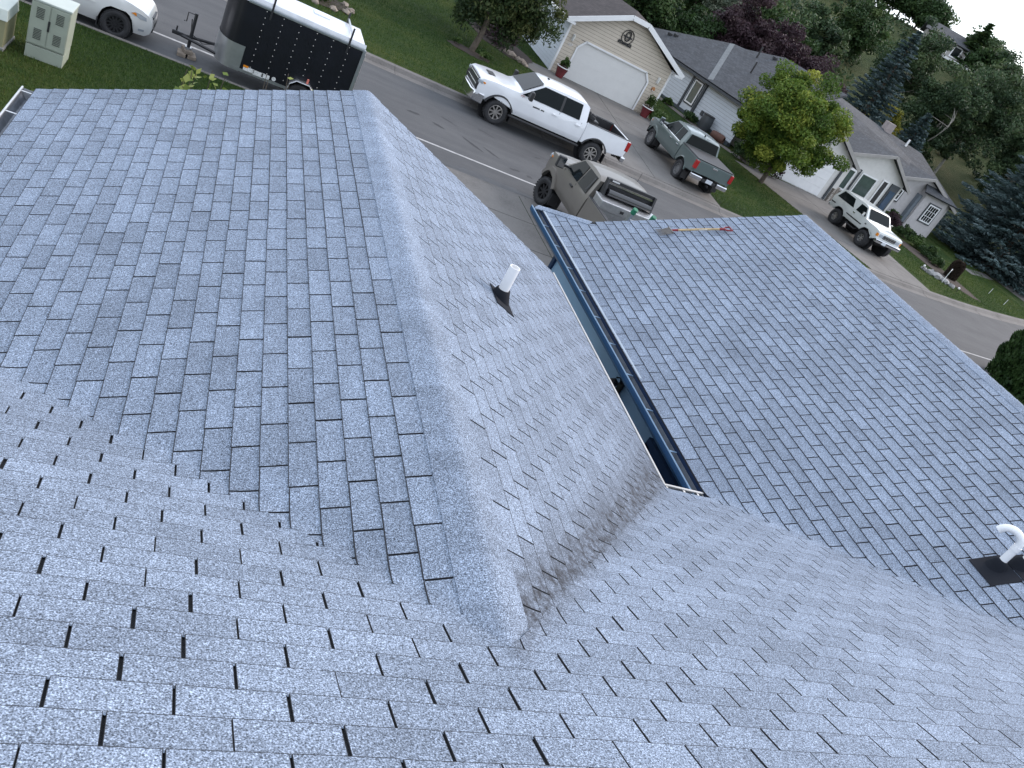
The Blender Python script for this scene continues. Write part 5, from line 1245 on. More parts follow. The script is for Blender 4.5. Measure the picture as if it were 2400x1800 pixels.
# main roof behind the gables
roof_plane(hb, 'main_roof', [(36.5, 46.5, .35), (52.8, 48.2, .20), (51.0, 52.6, 2.1), (46, 53.0, 2.35), (37.0, 52.0, 3.1)], M_RGREY)
roof_plane(hb, 'main_roof', [(37.0, 52.0, 3.1), (46, 53.0, 2.35), (51.0, 52.6, 2.1), (52.8, 56, .1), (37, 57, .6)], M_RGREY)
MB().box((47.0, 53.0, 2.55), (.7, .6, .75)).build('chimney', mat('chimney_pink_stone', (.30, .26, .25), .9, var=.2), hb, bevel=.03)
MB().cyl((48.9, 52.3, 2.0), (48.9, 52.3, 2.55), .08, n=8).build('flue_pipe', M_WHITE, hb)
MB().box2((31.2, 48.5, HZ - .1), (50.9, 55, -.25)).build('core_wall', M_STUCCO, hb)

# --- far house on the crest of the hill
fh_x, fh_y = 140 * sin(radians(41.7)), 140 * cos(radians(41.7)); fz0 = gz(fh_x, fh_y) - .9
fhh = thing('hilltop_house', 'small grey-roofed house on the crest of the hill', 'house', (fh_x, fh_y, fz0), -.62)
MB().box((0, 0, 1.3), (8, 6, 2.8)).build('wall', mat('taupe_wall', (.33, .31, .29), .8), fhh)
for s in (-1, 1):
    o = roof_plane(fhh, 'roof_slope', [(-4.6 * s, -3.7 * s, 2.5), (4.6 * s, -3.7 * s, 2.5), (4.6 * s, 0, 4.0), (-4.6 * s, 0, 4.0)], M_RGREY)
for x in (-2.8, -.9, .9, 2.8):
    w_ = empty('window', (x, -3.05, 1.6)); w_.parent = fhh; MB().box((0, 0, 0), (1.3, .1, 1.5)).build('frame', M_WHITE, w_); MB().box((0, -.05, 0), (1.0, .06, 1.2)).build('pane', M_GLASS, w_)
MB().box((1.5, -4.0, .4), (4, 2.0, .3)).build('deck', M_WHITE, fhh)
# ================================================================= trees and shrubs
def quads_mesh(name, C, U, V, tint, mt):
    """leaf blades: centre, half-axis u, half-axis v (arrays n x 3); pointed four-corner leaves"""
    n = len(C); v = np.empty((n, 4, 3)); v[:, 0] = C - V; v[:, 1] = C + U * .9 - V * .1; v[:, 2] = C + V; v[:, 3] = C - U * .9 - V * .1
    me = bpy.data.meshes.new(name); me.vertices.add(4 * n); me.vertices.foreach_set('co', v.reshape(-1)); me.loops.add(4 * n); me.loops.foreach_set('vertex_index', np.arange(4 * n, dtype=np.int32))
    me.polygons.add(n); me.polygons.foreach_set('loop_start', np.arange(0, 4 * n, 4, dtype=np.int32)); me.polygons.foreach_set('loop_total', np.full(n, 4, np.int32))
    a = me.attributes.new('tint', 'FLOAT', 'POINT'); a.data.foreach_set('value', np.repeat(np.clip(tint, 0, 1), 4)); me.materials.append(mt); me.update(calc_edges=True); return me
def unit(a): return a / (np.linalg.norm(a, axis=-1, keepdims=True) + 1e-9)
def crown_leaves(name, clumps, rad, per, size, mt, r_, flat=.6, aspect=1.6, droop=0., up=.35, tint_noise=.22):
    """clumps: k x 3 centres; per leaves each within radius rad (array)"""
    k = len(clumps); d = unit(r_.normal(size=(k, per, 3))); rr = rad[:, None, None] * np.cbrt(r_.random((k, per, 1))); off = d * rr; off[..., 2] *= flat
    if droop: off[..., 2] -= droop * rad[:, None] * r_.random((k, per)) ** 2
    C = (clumps[:, None] + off).reshape(-1, 3); n = len(C)
    N = unit(r_.normal(size=(n, 3)) + np.array([0, 0, up * 2]) + .6 * unit(off.reshape(-1, 3)))
    U = unit(np.cross(N, r_.normal(size=(n, 3)))); V = np.cross(N, U)
    if droop: V = unit(V + np.array([0, 0, -droop * .8])); U = unit(np.cross(V, N))
    s = size * r_.uniform(.6, 1.35, (n, 1)); ct = np.repeat(r_.normal(.5, .20, k), per)
    t = ct + r_.normal(0, tint_noise * .6, n)
    return quads_mesh(name, C, U * s / sqrt(aspect), V * s * sqrt(aspect), t, mt)
def limb(mb, a, b, r0, r1, r_, bend_=.12, n=5, sides=6):
    a, b = np.array(a, float), np.array(b, float); L = np.linalg.norm(b - a); o = r_.normal(0, bend_ * L, 3); o[2] = abs(o[2]) * .4
    pts = [tuple(a + (b - a) * t + o * sin(pi * t)) for t in np.linspace(0, 1, n)]; mb.tube(pts, [r0 + (r1 - r0) * t for t in np.linspace(0, 1, n)], sides); return pts
def broadleaf(name, label, base, h, cc, rad, mt, seed, nclump=90, per=130, leaf=.075, crad=.62, trunk=.13, cat='tree', group=None, droop=0., shell=.55, bark=None, fork=.45, lean=(0, 0), limbs=11, flat=.7, aspect=1.6):
    r_ = np.random.default_rng(seed); base = np.array(base, float); cc = np.array(cc, float); rad = np.array(rad, float)
    t = thing(name, label, cat, tuple(base), 0, group); bl = np.zeros(3)
    d = unit(r_.normal(size=(nclump, 3))); rr = shell + (1 - shell) * r_.random((nclump, 1)); rr[: nclump // 5] *= .55
    lump = 1 + .16 * np.sin(d[:, :1] * 5 + seed) + .14 * np.sin(d[:, 1:2] * 6 + seed * 2) + .10 * np.sin(d[:, 2:] * 7 + seed)
    lump = np.minimum(lump, 1.13); cl = d * rr * rad * lump * .88 + (cc - base)
    tm = MB(); top = (cc - base) * np.array([fork * .9, fork * .9, 1]); top[2] = (cc - base)[2] - rad[2] * .35
    limb(tm, (0, 0, -.15), top, trunk, trunk * .72, r_, .06, 6, 10)
    for i in range(limbs):
        q = cl[r_.integers(nclump)]; s0 = top * r_.uniform(.62, 1.0); pts = limb(tm, s0, s0 + (q - s0) * .85, trunk * .42, .012, r_, .14)
        for _ in range(2):
            q2 = cl[np.argsort(np.linalg.norm(cl - np.array(pts[2]), axis=1))[r_.integers(1, 9)]]; limb(tm, pts[2], q2, trunk * .18, .008, r_, .1, 4, 5)
    tm.build('trunk', bark or M_BARK, t, smooth=60)
    me = crown_leaves('crown', cl, r_.uniform(.6, 1.25, nclump) * crad, per, leaf, mt, r_, flat=flat, droop=droop, aspect=aspect)
    o = bpy.data.objects.new('crown', me); COL.objects.link(o); o.parent = t
    return t
def conifer(name, label, base, h, rb, mt, seed, whorl=26, per=13, group=None, z0=.08, sub=13, tuft=.15, cat='tree', top_cut=1.0):
    """whorls of drooping boughs carrying flat needle sprays"""
    r_ = np.random.default_rng(seed); t = thing(name, label, cat, tuple(base), 0, group); tm = MB(); tm.tube([(0, 0, -.2), (0, 0, h * .5), (0, 0, h)], [h * .022, h * .013, .01], 8); Cs, Us, Vs, Ts = [], [], [], []
    for i in range(whorl):
        f = z0 + (1 - z0) * (i / (whorl - 1)) ** .92; z = h * f; L = rb * (1 - f) ** .82 * (1 + .10 * r_.normal()) + .12
        nb = max(4, int(per * (1 - f * .55)))
        for b in range(nb):
            a = 2 * pi * (b + r_.random() * .8) / nb + i; l = L * r_.uniform(.72, 1.12); dr = r_.uniform(.20, .42) * (1 - f * .75)
            dx = np.array([cos(a), sin(a), 0]); sd = np.array([-sin(a), cos(a), 0]); m = max(4, int(sub * (.35 + l / rb))); ss = np.linspace(.22, 1, m)
            tint = .5 + r_.normal(0, .16)
            for s in ss:
                p = dx * l * s + np.array([0, 0, z - dr * l * s + .26 * dr * l * s ** 3 * 2]); wd = l * .30 * (1.05 - s) + tuft * .55
                for q in range(3):
                    k = (q - 1) * wd * r_.uniform(.5, 1.1); c = p + sd * k + np.array([0, 0, -abs(k) * .35 + r_.normal(0, .05)]) + dx * r_.normal(0, .05)
                    v = unit(dx * r_.uniform(.5, 1.2) + sd * (q - 1) * r_.uniform(.4, 1.2) + np.array([0, 0, r_.uniform(-.35, .25)])); nrm = unit(np.array([r_.normal(0, .4), r_.normal(0, .4), 1.0]) - v * v[2]); u = unit(np.cross(v, nrm))
                    sz = tuft * r_.uniform(.75, 1.35); Cs.append(c); Us.append(u * sz * .52); Vs.append(v * sz * 1.25); Ts.append(tint + r_.normal(0, .13) + (s - .6) * .25)
                    Cs.append(c + np.array([0, 0, -.03])); Us.append(unit(np.cross(v, u)) * sz * .40); Vs.append(v * sz * 1.1); Ts.append(tint + r_.normal(0, .13) + (s - .6) * .25)
        if i % 3 == 0 and i < whorl - 4: tm.cyl((0, 0, z), tuple(np.array([cos(i), sin(i), -.2]) * L * .7 + np.array([0, 0, z])), .03, .01, 5)
    tm.build('trunk', M_BARK, t, smooth=60)
    me = quads_mesh('crown', np.array(Cs), np.array(Us), np.array(Vs), np.array(Ts), mt); o = bpy.data.objects.new('crown', me); COL.objects.link(o); o.parent = t
    return t
def shrub(name, label, base, rad, mt, seed, n=22, per=110, leaf=.05, cat='shrub', group=None, crad=.4, flat=.85, stems=5):
    r_ = np.random.default_rng(seed); t = thing(name, label, cat, tuple(base), 0, group); rad = np.array(rad, float)
    d = unit(r_.normal(size=(n, 3))); d[:, 2] = np.abs(d[:, 2]) * 1.0 - .15; cl = d * rad * (.45 + .5 * r_.random((n, 1))) + np.array([0, 0, rad[2] * .55])
    tm = MB()
    for i in range(stems): limb(tm, (r_.normal(0, .05), r_.normal(0, .05), -.05), cl[i] * .9, .022, .008, r_, .08, 4, 5)
    tm.build('stem', M_BARK, t); me = crown_leaves('foliage', cl, np.full(n, crad * float(rad.mean())) * r_.uniform(.7, 1.2, n), per, leaf, mt, r_, flat=flat); o = bpy.data.objects.new('foliage', me); COL.objects.link(o); o.parent = t; return t
L_MAPLE = leaf_mat('maple_leaves', [(.030, .066, .012), (.066, .122, .018), (.125, .185, .026), (.29, .31, .05)])
L_PLUM = leaf_mat('weeping_leaves', [(.012, .026, .010), (.026, .048, .016), (.050, .075, .024), (.11, .12, .04)])
L_DARK = leaf_mat('dark_leaves', [(.012, .028, .010), (.026, .056, .018), (.045, .084, .026), (.080, .120, .036)])
L_PURP = leaf_mat('purple_leaves', [(.014, .008, .012), (.036, .020, .026), (.062, .036, .044), (.10, .068, .072)])
L_SPRUCE = leaf_mat('blue_spruce_needles', [(.022, .040, .038), (.048, .080, .078), (.090, .135, .138), (.16, .21, .215)], trans=.08)
L_YEL = leaf_mat('yellow_leaves', [(.06, .085, .015), (.16, .17, .025), (.30, .27, .04), (.42, .36, .06)])
L_PALE = leaf_mat('silver_leaves', [(.05, .07, .045), (.10, .13, .09), (.17, .20, .14), (.26, .28, .21)])
L_BIRCH = leaf_mat('birch_leaves', [(.018, .036, .018), (.036, .066, .030), (.062, .100, .042), (.11, .145, .06)])
L_CEDAR = leaf_mat('cedar_sprays', [(.010, .026, .008), (.020, .046, .012), (.034, .068, .018), (.055, .095, .028)])
L_SHR = leaf_mat('shrub_leaves', [(.016, .038, .010), (.034, .070, .016), (.06, .105, .025), (.11, .16, .05)])
L_SPROUT = leaf_mat('lime_leaves', [(.10, .15, .03), (.18, .23, .05), (.27, .31, .08), (.36, .38, .12)])
L_BROWN = leaf_mat('brown_twigs', [(.020, .015, .012), (.034, .024, .018), (.05, .036, .026), (.07, .05, .035)])
M_PALEBARK = mat('pale_bark', (.34, .32, .28), .9, var=.3, scale=6)
G = lambda x, y: (x, y, gz(x, y))
# lawn opposite: low weeping tree in a mulch ring
broadleaf('weeping_tree', 'low dark weeping tree on the lawn beside the beige house', G(10.55, 37.6), 5, (11.15, 38.9, .25), (3.2, 3.0, 2.1), L_PLUM, 11, 150, 260, .062, .62, .15, droop=.9, shell=.5, fork=.35, limbs=14, aspect=2.2)
broadleaf('maple_tree', 'round yellow-green maple between the two opposite drives', G(28.9, 38.5), 6, (28.4, 38.4, .6), (3.6, 3.3, 2.85), L_MAPLE, 21, 290, 420, .055, .62, .14, shell=.55, fork=.2, limbs=14)
# trees behind the houses
for i, (x, y, cz_, r_, hh_, lab) in enumerate(((24.5, 61.5, 2.6, 3.6, 3.6, 'dark leafy tree behind the beige house, leftmost of its row'), (29.2, 63.5, 1.6, 3.5, 3.4, 'dark leafy tree behind the beige house ridge, middle of its row'), (33.5, 62.5, .8, 2.6, 2.6, 'dark leafy tree beside the purple tree, rightmost of its row'))):
    broadleaf('garden_tree', lab, G(x, y), 7, (x, y, cz_), (r_, r_, hh_), L_DARK, 31 + i, 90, 170, .11, .85, .16, group='dark trees behind the beige house')
broadleaf('silver_tree', 'pale silvery tree rising behind the purple tree', G(38.2, 69), 8, (38.0, 69, 3.6), (2.0, 2.0, 2.6), L_PALE, 41, 50, 150, .10, .6, .12)
broadleaf('purple_tree', 'wide purple-leaved tree behind the grey roof, left of the two', G(38.6, 61.5), 8, (38.2, 61.5, 2.7), (4.9, 4.2, 3.7), L_PURP, 42, 150, 230, .09, .8, .18, group='purple-leaved trees behind the grey roof')
broadleaf('purple_tree', 'purple-leaved tree behind the grey roof, next to the blue spruce', G(43.6, 60.8), 8, (43.0, 60.8, 1.9), (3.6, 3.4, 3.2), L_PURP, 43, 110, 200, .09, .8, .16, group='purple-leaved trees behind the grey roof')
conifer('blue_spruce', 'tall blue spruce standing behind the white gabled house', G(51.2, 61.4), 11.6, 3.9, L_SPRUCE, 51, 30, 13)
conifer('blue_spruce', 'small blue spruce behind the right end of the grey roof', G(56.2, 60.0), 6.6, 2.6, L_SPRUCE, 52, 20, 11)
broadleaf('yellow_shrub_tree', 'yellow-leaved small tree between the two blue spruces', G(54.6, 62.5), 5, (54.6, 62.4, 2.5), (1.9, 1.8, 1.6), L_YEL, 53, 34, 110, .10, .42, .09, shell=.75)
conifer('blue_spruce', 'huge blue spruce at the right edge beyond the lawn', G(58.9, 46.9), 14.2, 7.3, L_SPRUCE, 54, 38, 20, sub=22, tuft=.17, z0=.03)
for i, (x, y, h_, r_, lab) in enumerate(((61.5, 64.5, 11.5, 3.8, 'birch with pale limbs on the hillside, nearest the white house'), (67.5, 66.5, 13.0, 4.3, 'birch with pale limbs on the hillside, tallest of the clump'), (69.0, 59.5, 11.0, 4.0, 'birch with pale limbs above the huge spruce'), (76, 66, 13.0, 4.5, 'birch with pale limbs at the right edge of the clump'), (64, 75, 12.0, 4.2, 'birch with pale limbs high in the hillside clump'))):
    z_ = gz(x, y); broadleaf('birch_tree', lab, (x, y, z_), h_, (x, y, z_ + h_ * .52), (r_, r_, h_ * .45), L_BIRCH, 60 + i, 130, 190, .105, .85, .16, bark=M_PALEBARK, shell=.45, fork=.3, limbs=16, group='birch clump on the hillside')
# trees along the crest of the hill
def polar(az, r): return (r * sin(radians(az)), r * cos(radians(az)))
for i, (az, r, h_, w_, mt_, lab) in enumerate(((31.0, 120, 5.5, 3.6, L_DARK, 'round dark tree high on the slope, leftmost'), (33.2, 135, 5, 3.8, L_BIRCH, 'round tree high on the slope above the purple trees'), (35.0, 142, 5.5, 4, L_DARK, 'dark crest tree left of the sky gap'), (36.3, 150, 4.6, 3.4, L_BIRCH, 'grey-green crest tree touching the sky gap'), (38.2, 150, 6.0, 4.4, L_DARK, 'broad dark crest tree right of the sky gap'), (39.4, 152, 5.6, 2.8, L_PALE, 'pale feathery crest tree beside the hilltop house'), (40.1, 147, 5.2, 2.6, L_DARK, 'dark crest tree just left of the hilltop house'),
                                              (43.6, 140, 5.6, 3.2, L_BIRCH, 'crest tree to the right of the hilltop house'), (44.4, 132, 5.4, 3.6, L_DARK, 'dark crest tree above the birch clump'), (45.6, 128, 5.4, 3.8, L_BIRCH, 'crest tree at the right edge of the picture'), (47.2, 125, 5.4, 4, L_DARK, 'crest tree just outside the right edge'))):
    x, y = polar(az, r); z_ = gz(x, y); broadleaf('crest_tree', lab, (x, y, z_), h_, (x, y, z_ + h_ * .52), (w_, w_, h_ * .47), mt_, 80 + i, 70, 120, .17, 1.15, .18, shell=.5, group='trees along the crest')
x, y = polar(42.9, 138); conifer('crest_conifer', 'pointed conifer on the crest right of the hilltop house', (x, y, gz(x, y)), 6.2, 1.9, L_DARK, 97, 16, 9, tuft=.3, sub=8)
for i, (az, r, h_, w_, mt_, lab) in enumerate(((21.5, 92, 8, 4.4, L_DARK, 'slope tree above the beige roof, leftmost'), (24.5, 98, 8, 4.6, L_BIRCH, 'slope tree above the beige roof ridge'), (27.3, 90, 8, 4.6, L_DARK, 'slope tree between the beige roof and the purple trees'), (29.8, 96, 8.5, 4.6, L_BIRCH, 'slope tree right behind the silvery tree'), (32.4, 92, 8, 4.4, L_DARK, 'slope tree above the purple trees, left one'), (34.6, 100, 8.5, 4.4, L_BIRCH, 'slope tree above the purple trees, right one'), (36.6, 112, 8, 4.0, L_DARK, 'slope tree left of the tall blue spruce tip'))):
    x, y = polar(az, r); z_ = gz(x, y); broadleaf('slope_tree', lab, (x, y, z_), h_, (x, y, z_ + h_ * .5), (w_, w_, h_ * .45), mt_, 120 + i, 90, 130, .14, 1.0, .18, shell=.5, group='trees on the lower slope')
# low brush covering the slope: one mass nobody could count
r_ = np.random.default_rng(5); cl = []
for _ in range(1500):
    az = r_.uniform(18, 62); r = r_.uniform(80, 150); 
    if 39.0 < az < 43.2 and r_.random() < .8: continue
    if sin(az * .9) + sin(r * .13 + az * .4) < -.35: continue
    x, y = polar(az, r); cl.append((x, y, gz(x, y) + .35))
cl = np.array(cl); me = crown_leaves('hill_brush', cl, r_.uniform(.6, 1.7, len(cl)), 34, .20, L_BIRCH, r_, flat=.6)
o = bpy.data.objects.new('hill_brush', me); COL.objects.link(o); tag(o, 'low green brush covering the hillside', 'brush', kind='stuff')
# clipped cedar at the near kerb on the right
def cedar(name, label, base, r, h, seed):
    r_ = np.random.default_rng(seed); t = thing(name, label, 'shrub', base); n = 26000; a = r_.random(n) * 2 * pi; f = r_.random(n) ** .85
    prof = r * np.sqrt(np.clip(1 - (np.clip(f - .25, 0, 1) / .75) ** 2.3, 0, 1)) * (1 + .05 * np.sin(a * 5 + f * 9) + .04 * np.sin(a * 11 - f * 17)); rr = prof * (1 - .16 * r_.random(n) ** 2)
    C = np.stack([rr * np.cos(a), rr * np.sin(a), f * h], 1); out = np.stack([np.cos(a), np.sin(a), np.full(n, .25)], 1); V = unit(np.array([0, 0, 1.0]) * .9 + out * .5 + r_.normal(0, .3, (n, 3))); N = unit(out + r_.normal(0, .55, (n, 3))); U = unit(np.cross(V, N)); s = r_.uniform(.05, .11, (n, 1))
    me = quads_mesh('foliage', C, U * s * .6, V * s * 1.25, .5 + .16 * np.sin(a * 7 + f * 23) + r_.normal(0, .18, n), L_CEDAR); o = bpy.data.objects.new('foliage', me); COL.objects.link(o); o.parent = t
    MB().lathe([(r * .80 * sqrt(max(0, 1 - (max(q - .25, 0) / .75) ** 2.3)), q * h * .96) for q in np.linspace(0, 1, 10)], n=20).build('stem_core', mat('cedar_inner', (.012, .018, .008), .95), t, smooth=60)
cedar('cedar_shrub', 'dense rounded dark green cedar at the right edge by the street', (33.3, 20.8, LAWN_N), 2.0, 3.5, 3)
# shrubs and beds
def bed(name, label, pts, z_off=.02, mt=None):
    return tag(MB().add([(x, y, gz(x, y) + z_off) for x, y in pts], [tuple(range(len(pts)))]).build(name, mt or mat('bark_mulch', (.040, .028, .022), .95, var=.5, scale=20, bump=.9, bscale=30)), label, kind='structure')
def oval(cx, cy, a, b, rot=0, n=18, sd=1):
    r_ = random.Random(sd); return [(cx + a * k * cos(t) * cos(rot) - b * k * sin(t) * sin(rot), cy + a * k * cos(t) * sin(rot) + b * k * sin(t) * cos(rot)) for t, k in ((2 * pi * i / n, 1 + r_.uniform(-.12, .12)) for i in range(n))]
bed('mulch_ring', 'dark mulch ring round the weeping tree', oval(10.35, 37.2, 1.05, .62, -.35))
bed('planting_bed', 'dark planted bed along the left side of the beige house', oval(13.2, 43.0, 1.5, 3.0, .25, sd=3))
bed('planting_bed', 'mulched bed between the right-hand drive and lawn', oval(43.6, 38.2, 1.2, 4.2, .06, sd=4))
bed('flower_bed', 'round flower bed across the street behind the trailer', oval(3.2, 34.4, 1.4, 1.1, 0, sd=5))
M_BOULD = mat('boulder', (.24, .20, .165), .9, var=.35, scale=5, bump=.6)
def boulder(label, x, y, s, sd, z=None, group=None, mt=None):
    r_ = random.Random(sd); bm = bmesh.new(); bmesh.ops.create_icosphere(bm, subdivisions=2, radius=s)
    for v in bm.verts:
        k = 1 + .18 * sin(v.co.x * 7 / s + sd) + .14 * sin(v.co.y * 6 / s + sd * 2) + r_.uniform(-.07, .07); v.co *= k; v.co.z *= .65
    me = bpy.data.meshes.new('boulder'); bm.to_mesh(me); bm.free()
    return tag(link('boulder', me, mt or M_BOULD, None, smooth=50, loc=(x, y, (gz(x, y) if z is None else z) + s * .3)), label, 'rock', group)
for i, (x, y, s) in enumerate(((13.35, 40.55, .26), (13.65, 40.30, .20), (13.80, 40.05, .24), (13.95, 39.80, .16), (13.15, 40.85, .2))): boulder('brown boulder edging the bed by the beige house path, number %s along it' % ['second', 'third', 'fourth', 'last', 'first'][i], x, y, s, i, group='boulders by the path')
for i, (x, y, s) in enumerate(((40.75, 35.45, .30), (41.15, 35.25, .34), (41.55, 34.95, .28), (40.45, 35.75, .2), (41.9, 34.6, .22))): boulder('grey rock on the right-hand lawn, ' + ['left of the largest', 'largest of the ring', 'right of the largest', 'leftmost of the ring', 'rightmost of the ring'][i], x, y, s, 20 + i, group='rock ring on the lawn', mt=mat('grey_rock', (.26, .26, .26), .9, var=.35, scale=5, bump=.6))
for i in range(12):
    a = 2 * pi * i / 12; boulder('edging stone round the flower bed across the street', 3.2 + 1.45 * cos(a), 34.4 + 1.15 * sin(a), .16, 40 + i, group='flower bed edging stones')
shrub('flowering_shrub', 'leafy shrub in the round flower bed behind the trailer', G(3.1, 34.5), (1.0, .8, .6), L_SHR, 201, 26, 120, .05)
shrub('garden_shrub', 'dark shrub at the head of the side bed', G(12.8, 44.6), (1.1, 1.2, .8), L_DARK, 202, 26, 120, .06, group='dark shrubs in the side bed'); shrub('garden_shrub', 'dark twiggy shrub beside the boulders', G(13.0, 42.2), (.9, 1.0, .65), L_PURP, 203, 24, 120, .05, group='dark shrubs in the side bed')
for i, (x, y) in enumerate(((9.75, 37.5), (10.9, 36.95), (11.2, 36.85))): shrub('bedding_plant', 'small green plant in the mulch ring, ' + ['left of the trunk', 'right of the trunk', 'at its right end'][i], G(x, y), (.25, .25, .28), L_SHR, 210 + i, 8, 50, .035, cat='plant')
# pots beside the garage door
M_POT = mat('glazed_oxblood_pot', (.14, .022, .026), .25, var=.15, coat=.5); 
for i, (x, y, lab) in enumerate(((16.28, 41.05, 'left'), (21.80, 41.20, 'right'))):
    p = thing('flower_pot', 'glazed dark red pot %s of the garage door' % lab, 'pot', G(x, y)); MB().lathe([(0, .02), (.20, .02), (.26, .28), (.32, .50), (.34, .52), (.34, .56), (.29, .56), (.26, .46), (0, .44)], n=22).build('pot_body', M_POT, p, smooth=40); MB().lathe([(.33, .535), (.345, .535), (.345, .575), (.30, .575)], n=22).build('pot_rim', M_WHITE, p)
    z_ = gz(x, y) + .46; shrub('potted_plant', ('clipped ball plant in the left red pot', 'spiky green plant in the right red pot')[i], (x, y, z_), (.24, .24, .42) if i == 0 else (.34, .30, .55), L_SHR, 220 + i, 14, 70, .035, cat='plant')
shrub('garden_shrub', 'green shrub beside the right red pot', G(22.55, 41.05), (.55, .5, .5), L_SHR, 230, 20, 100, .045)
# planting along the wing wall
for i, (x, y, r_, mt_, lab) in enumerate(((27.0, 49.0, .35, L_SHR, 'tiny shrub by the wing wall, leftmost'), (27.9, 47.0, .5, L_DARK, 'low dark shrub below the wing window'), (30.6, 43.4, 1.0, L_DARK, 'dark rounded shrub left of the maple trunk'), (29.6, 42.2, .9, L_DARK, 'dark shrub beside the barrel under the wing wall'), (31.4, 41.4, .8, L_PURP, 'dark purple shrub behind the maple trunk'))):
    shrub('border_shrub', lab, G(x, y), (r_, r_, r_ * .8), mt_, 240 + i, 20, 100, .05, group='shrubs along the wing wall')
bed('gravel_border', 'gravel strip along the wing wall', [(25.6, 53.6), (26.3, 53.6), (29.0, 44.6), (31.5, 41.2), (30.4, 40.8), (28.0, 44.6)], mt=mat('pea_gravel', (.14, .125, .115), .95, var=.4, scale=25, bump=.9, bscale=40))
br_ = thing('rain_barrel', 'dark rain barrel standing against the wing wall', 'barrel', G(28.55, 46.2)); MB().lathe([(0, .0), (.36, .0), (.42, .35), (.42, .6), (.37, .92), (0, .95)], n=18).build('barrel_body', M_DARKTR, br_, smooth=40); MB().lathe([(.38, .9), (.40, .9), (.40, .96), (0, .98)], n=18).build('barrel_lid', M_BLACK, br_)
lg = thing('clay_drum', 'brown clay drum lying beside the rain barrel', 'pot', (*G(28.9, 44.7)[:2], gz(28.9, 44.7) + .24), -.9); MB().lathe([(0, -.45), (.22, -.45), (.26, -.2), (.26, .3), (.22, .45), (.18, .45), (.16, .3), (0, .3)], (0, 0, 0), 'X', 16).build('drum_body', mat('fired_clay', (.10, .05, .038), .8, var=.2), lg, smooth=40); MB().lathe([(.262, -.03), (.275, 0), (.262, .03)], (0, 0, 0), 'X', 16).build('drum_band', mat('fired_clay', (.1, .05, .04)), lg)
# right-hand front garden
for i, (x, y, r_, mt_, lab) in enumerate(((44.9, 44.6, .8, L_PURP, 'dark purple shrub at the house end of the bed'), (44.9, 42.8, .75, L_DARK, 'dark shrub in the bed, second from the house'), (44.7, 41.3, .7, L_SHR, 'green shrub in the bed, third from the house'), (44.5, 39.8, .7, L_DARK, 'dark shrub in the bed, fourth from the house'), (44.2, 38.5, .55, L_DARK, 'low dark shrub at the street end of the bed'), (46.3, 46.3, .7, L_SHR, 'leafy shrub under the small barred window'))):
    shrub('bed_shrub', lab, G(x, y), (r_, r_ * .9, r_ * .8), mt_, 260 + i, 20, 110, .05, group='shrubs in the right-hand bed')
r_ = np.random.default_rng(9); t = thing('clipped_shrub', 'dark brown clipped column shrub on the right-hand lawn', 'shrub', G(44.0, 36.9)); n = 9000; a = r_.random(n) * 2 * pi; f = r_.random(n)
C = np.stack([(.38 + .04 * np.sin(a * 3)) * np.sqrt(np.clip(1 - np.clip(f - .7, 0, 1) ** 2 * 9, .05, 1)) * np.cos(a), .38 * np.sqrt(np.clip(1 - np.clip(f - .7, 0, 1) ** 2 * 9, .05, 1)) * np.sin(a), f * 1.2], 1); N = unit(r_.normal(size=(n, 3))); U = unit(np.cross(N, r_.normal(size=(n, 3)))); V = np.cross(N, U)
me = quads_mesh('foliage', C, U * .035, V * .07, r_.random(n), L_BROWN); o = bpy.data.objects.new('foliage', me); COL.objects.link(o); o.parent = t; MB().lathe([(.30, 0), (.31, .7), (.26, 1.0), (0, 1.12)], n=14).build('stem_core', mat('brown_core', (.018, .013, .010), .95), t)
po = thing('garden_post', 'thin white post with a crossbar among the rocks', 'post', G(41.2, 34.75)); MB().cyl((0, 0, -.1), (.02, .02, .95), .018, n=8).build('post', M_WHITE, po); MB().cyl((-.12, -.08, .84), (.16, .1, .9), .012, n=6).build('crossbar', M_WHITE, po)
for i, (x, y) in enumerate(((40.25, 35.7), (41.8, 34.0))):
    l = thing('garden_light', 'small white garden light at the %s end of the rock ring' % ('left', 'right')[i], 'lamp', G(x, y)); MB().cyl((0, 0, -.05), (0, 0, .22), .015, n=6).build('stake', M_BLACK, l); MB().lathe([(0, .34), (.07, .28), (.06, .22), (0, .2)], n=10).build('lamp_shade', M_WHITE, l)
for i, (x, y) in enumerate(((49.15, 37.9), (49.4, 36.65))):
    s_ = MB().cyl((0, 0, -.05), (.03, 0, .42), .02, .012, 6).build('marker_stake', M_WHITE, None, loc=G(x, y)); tag(s_, 'thin white stake on the right-hand lawn, the one %s the path' % ('nearer', 'farther from')[i], 'stake')
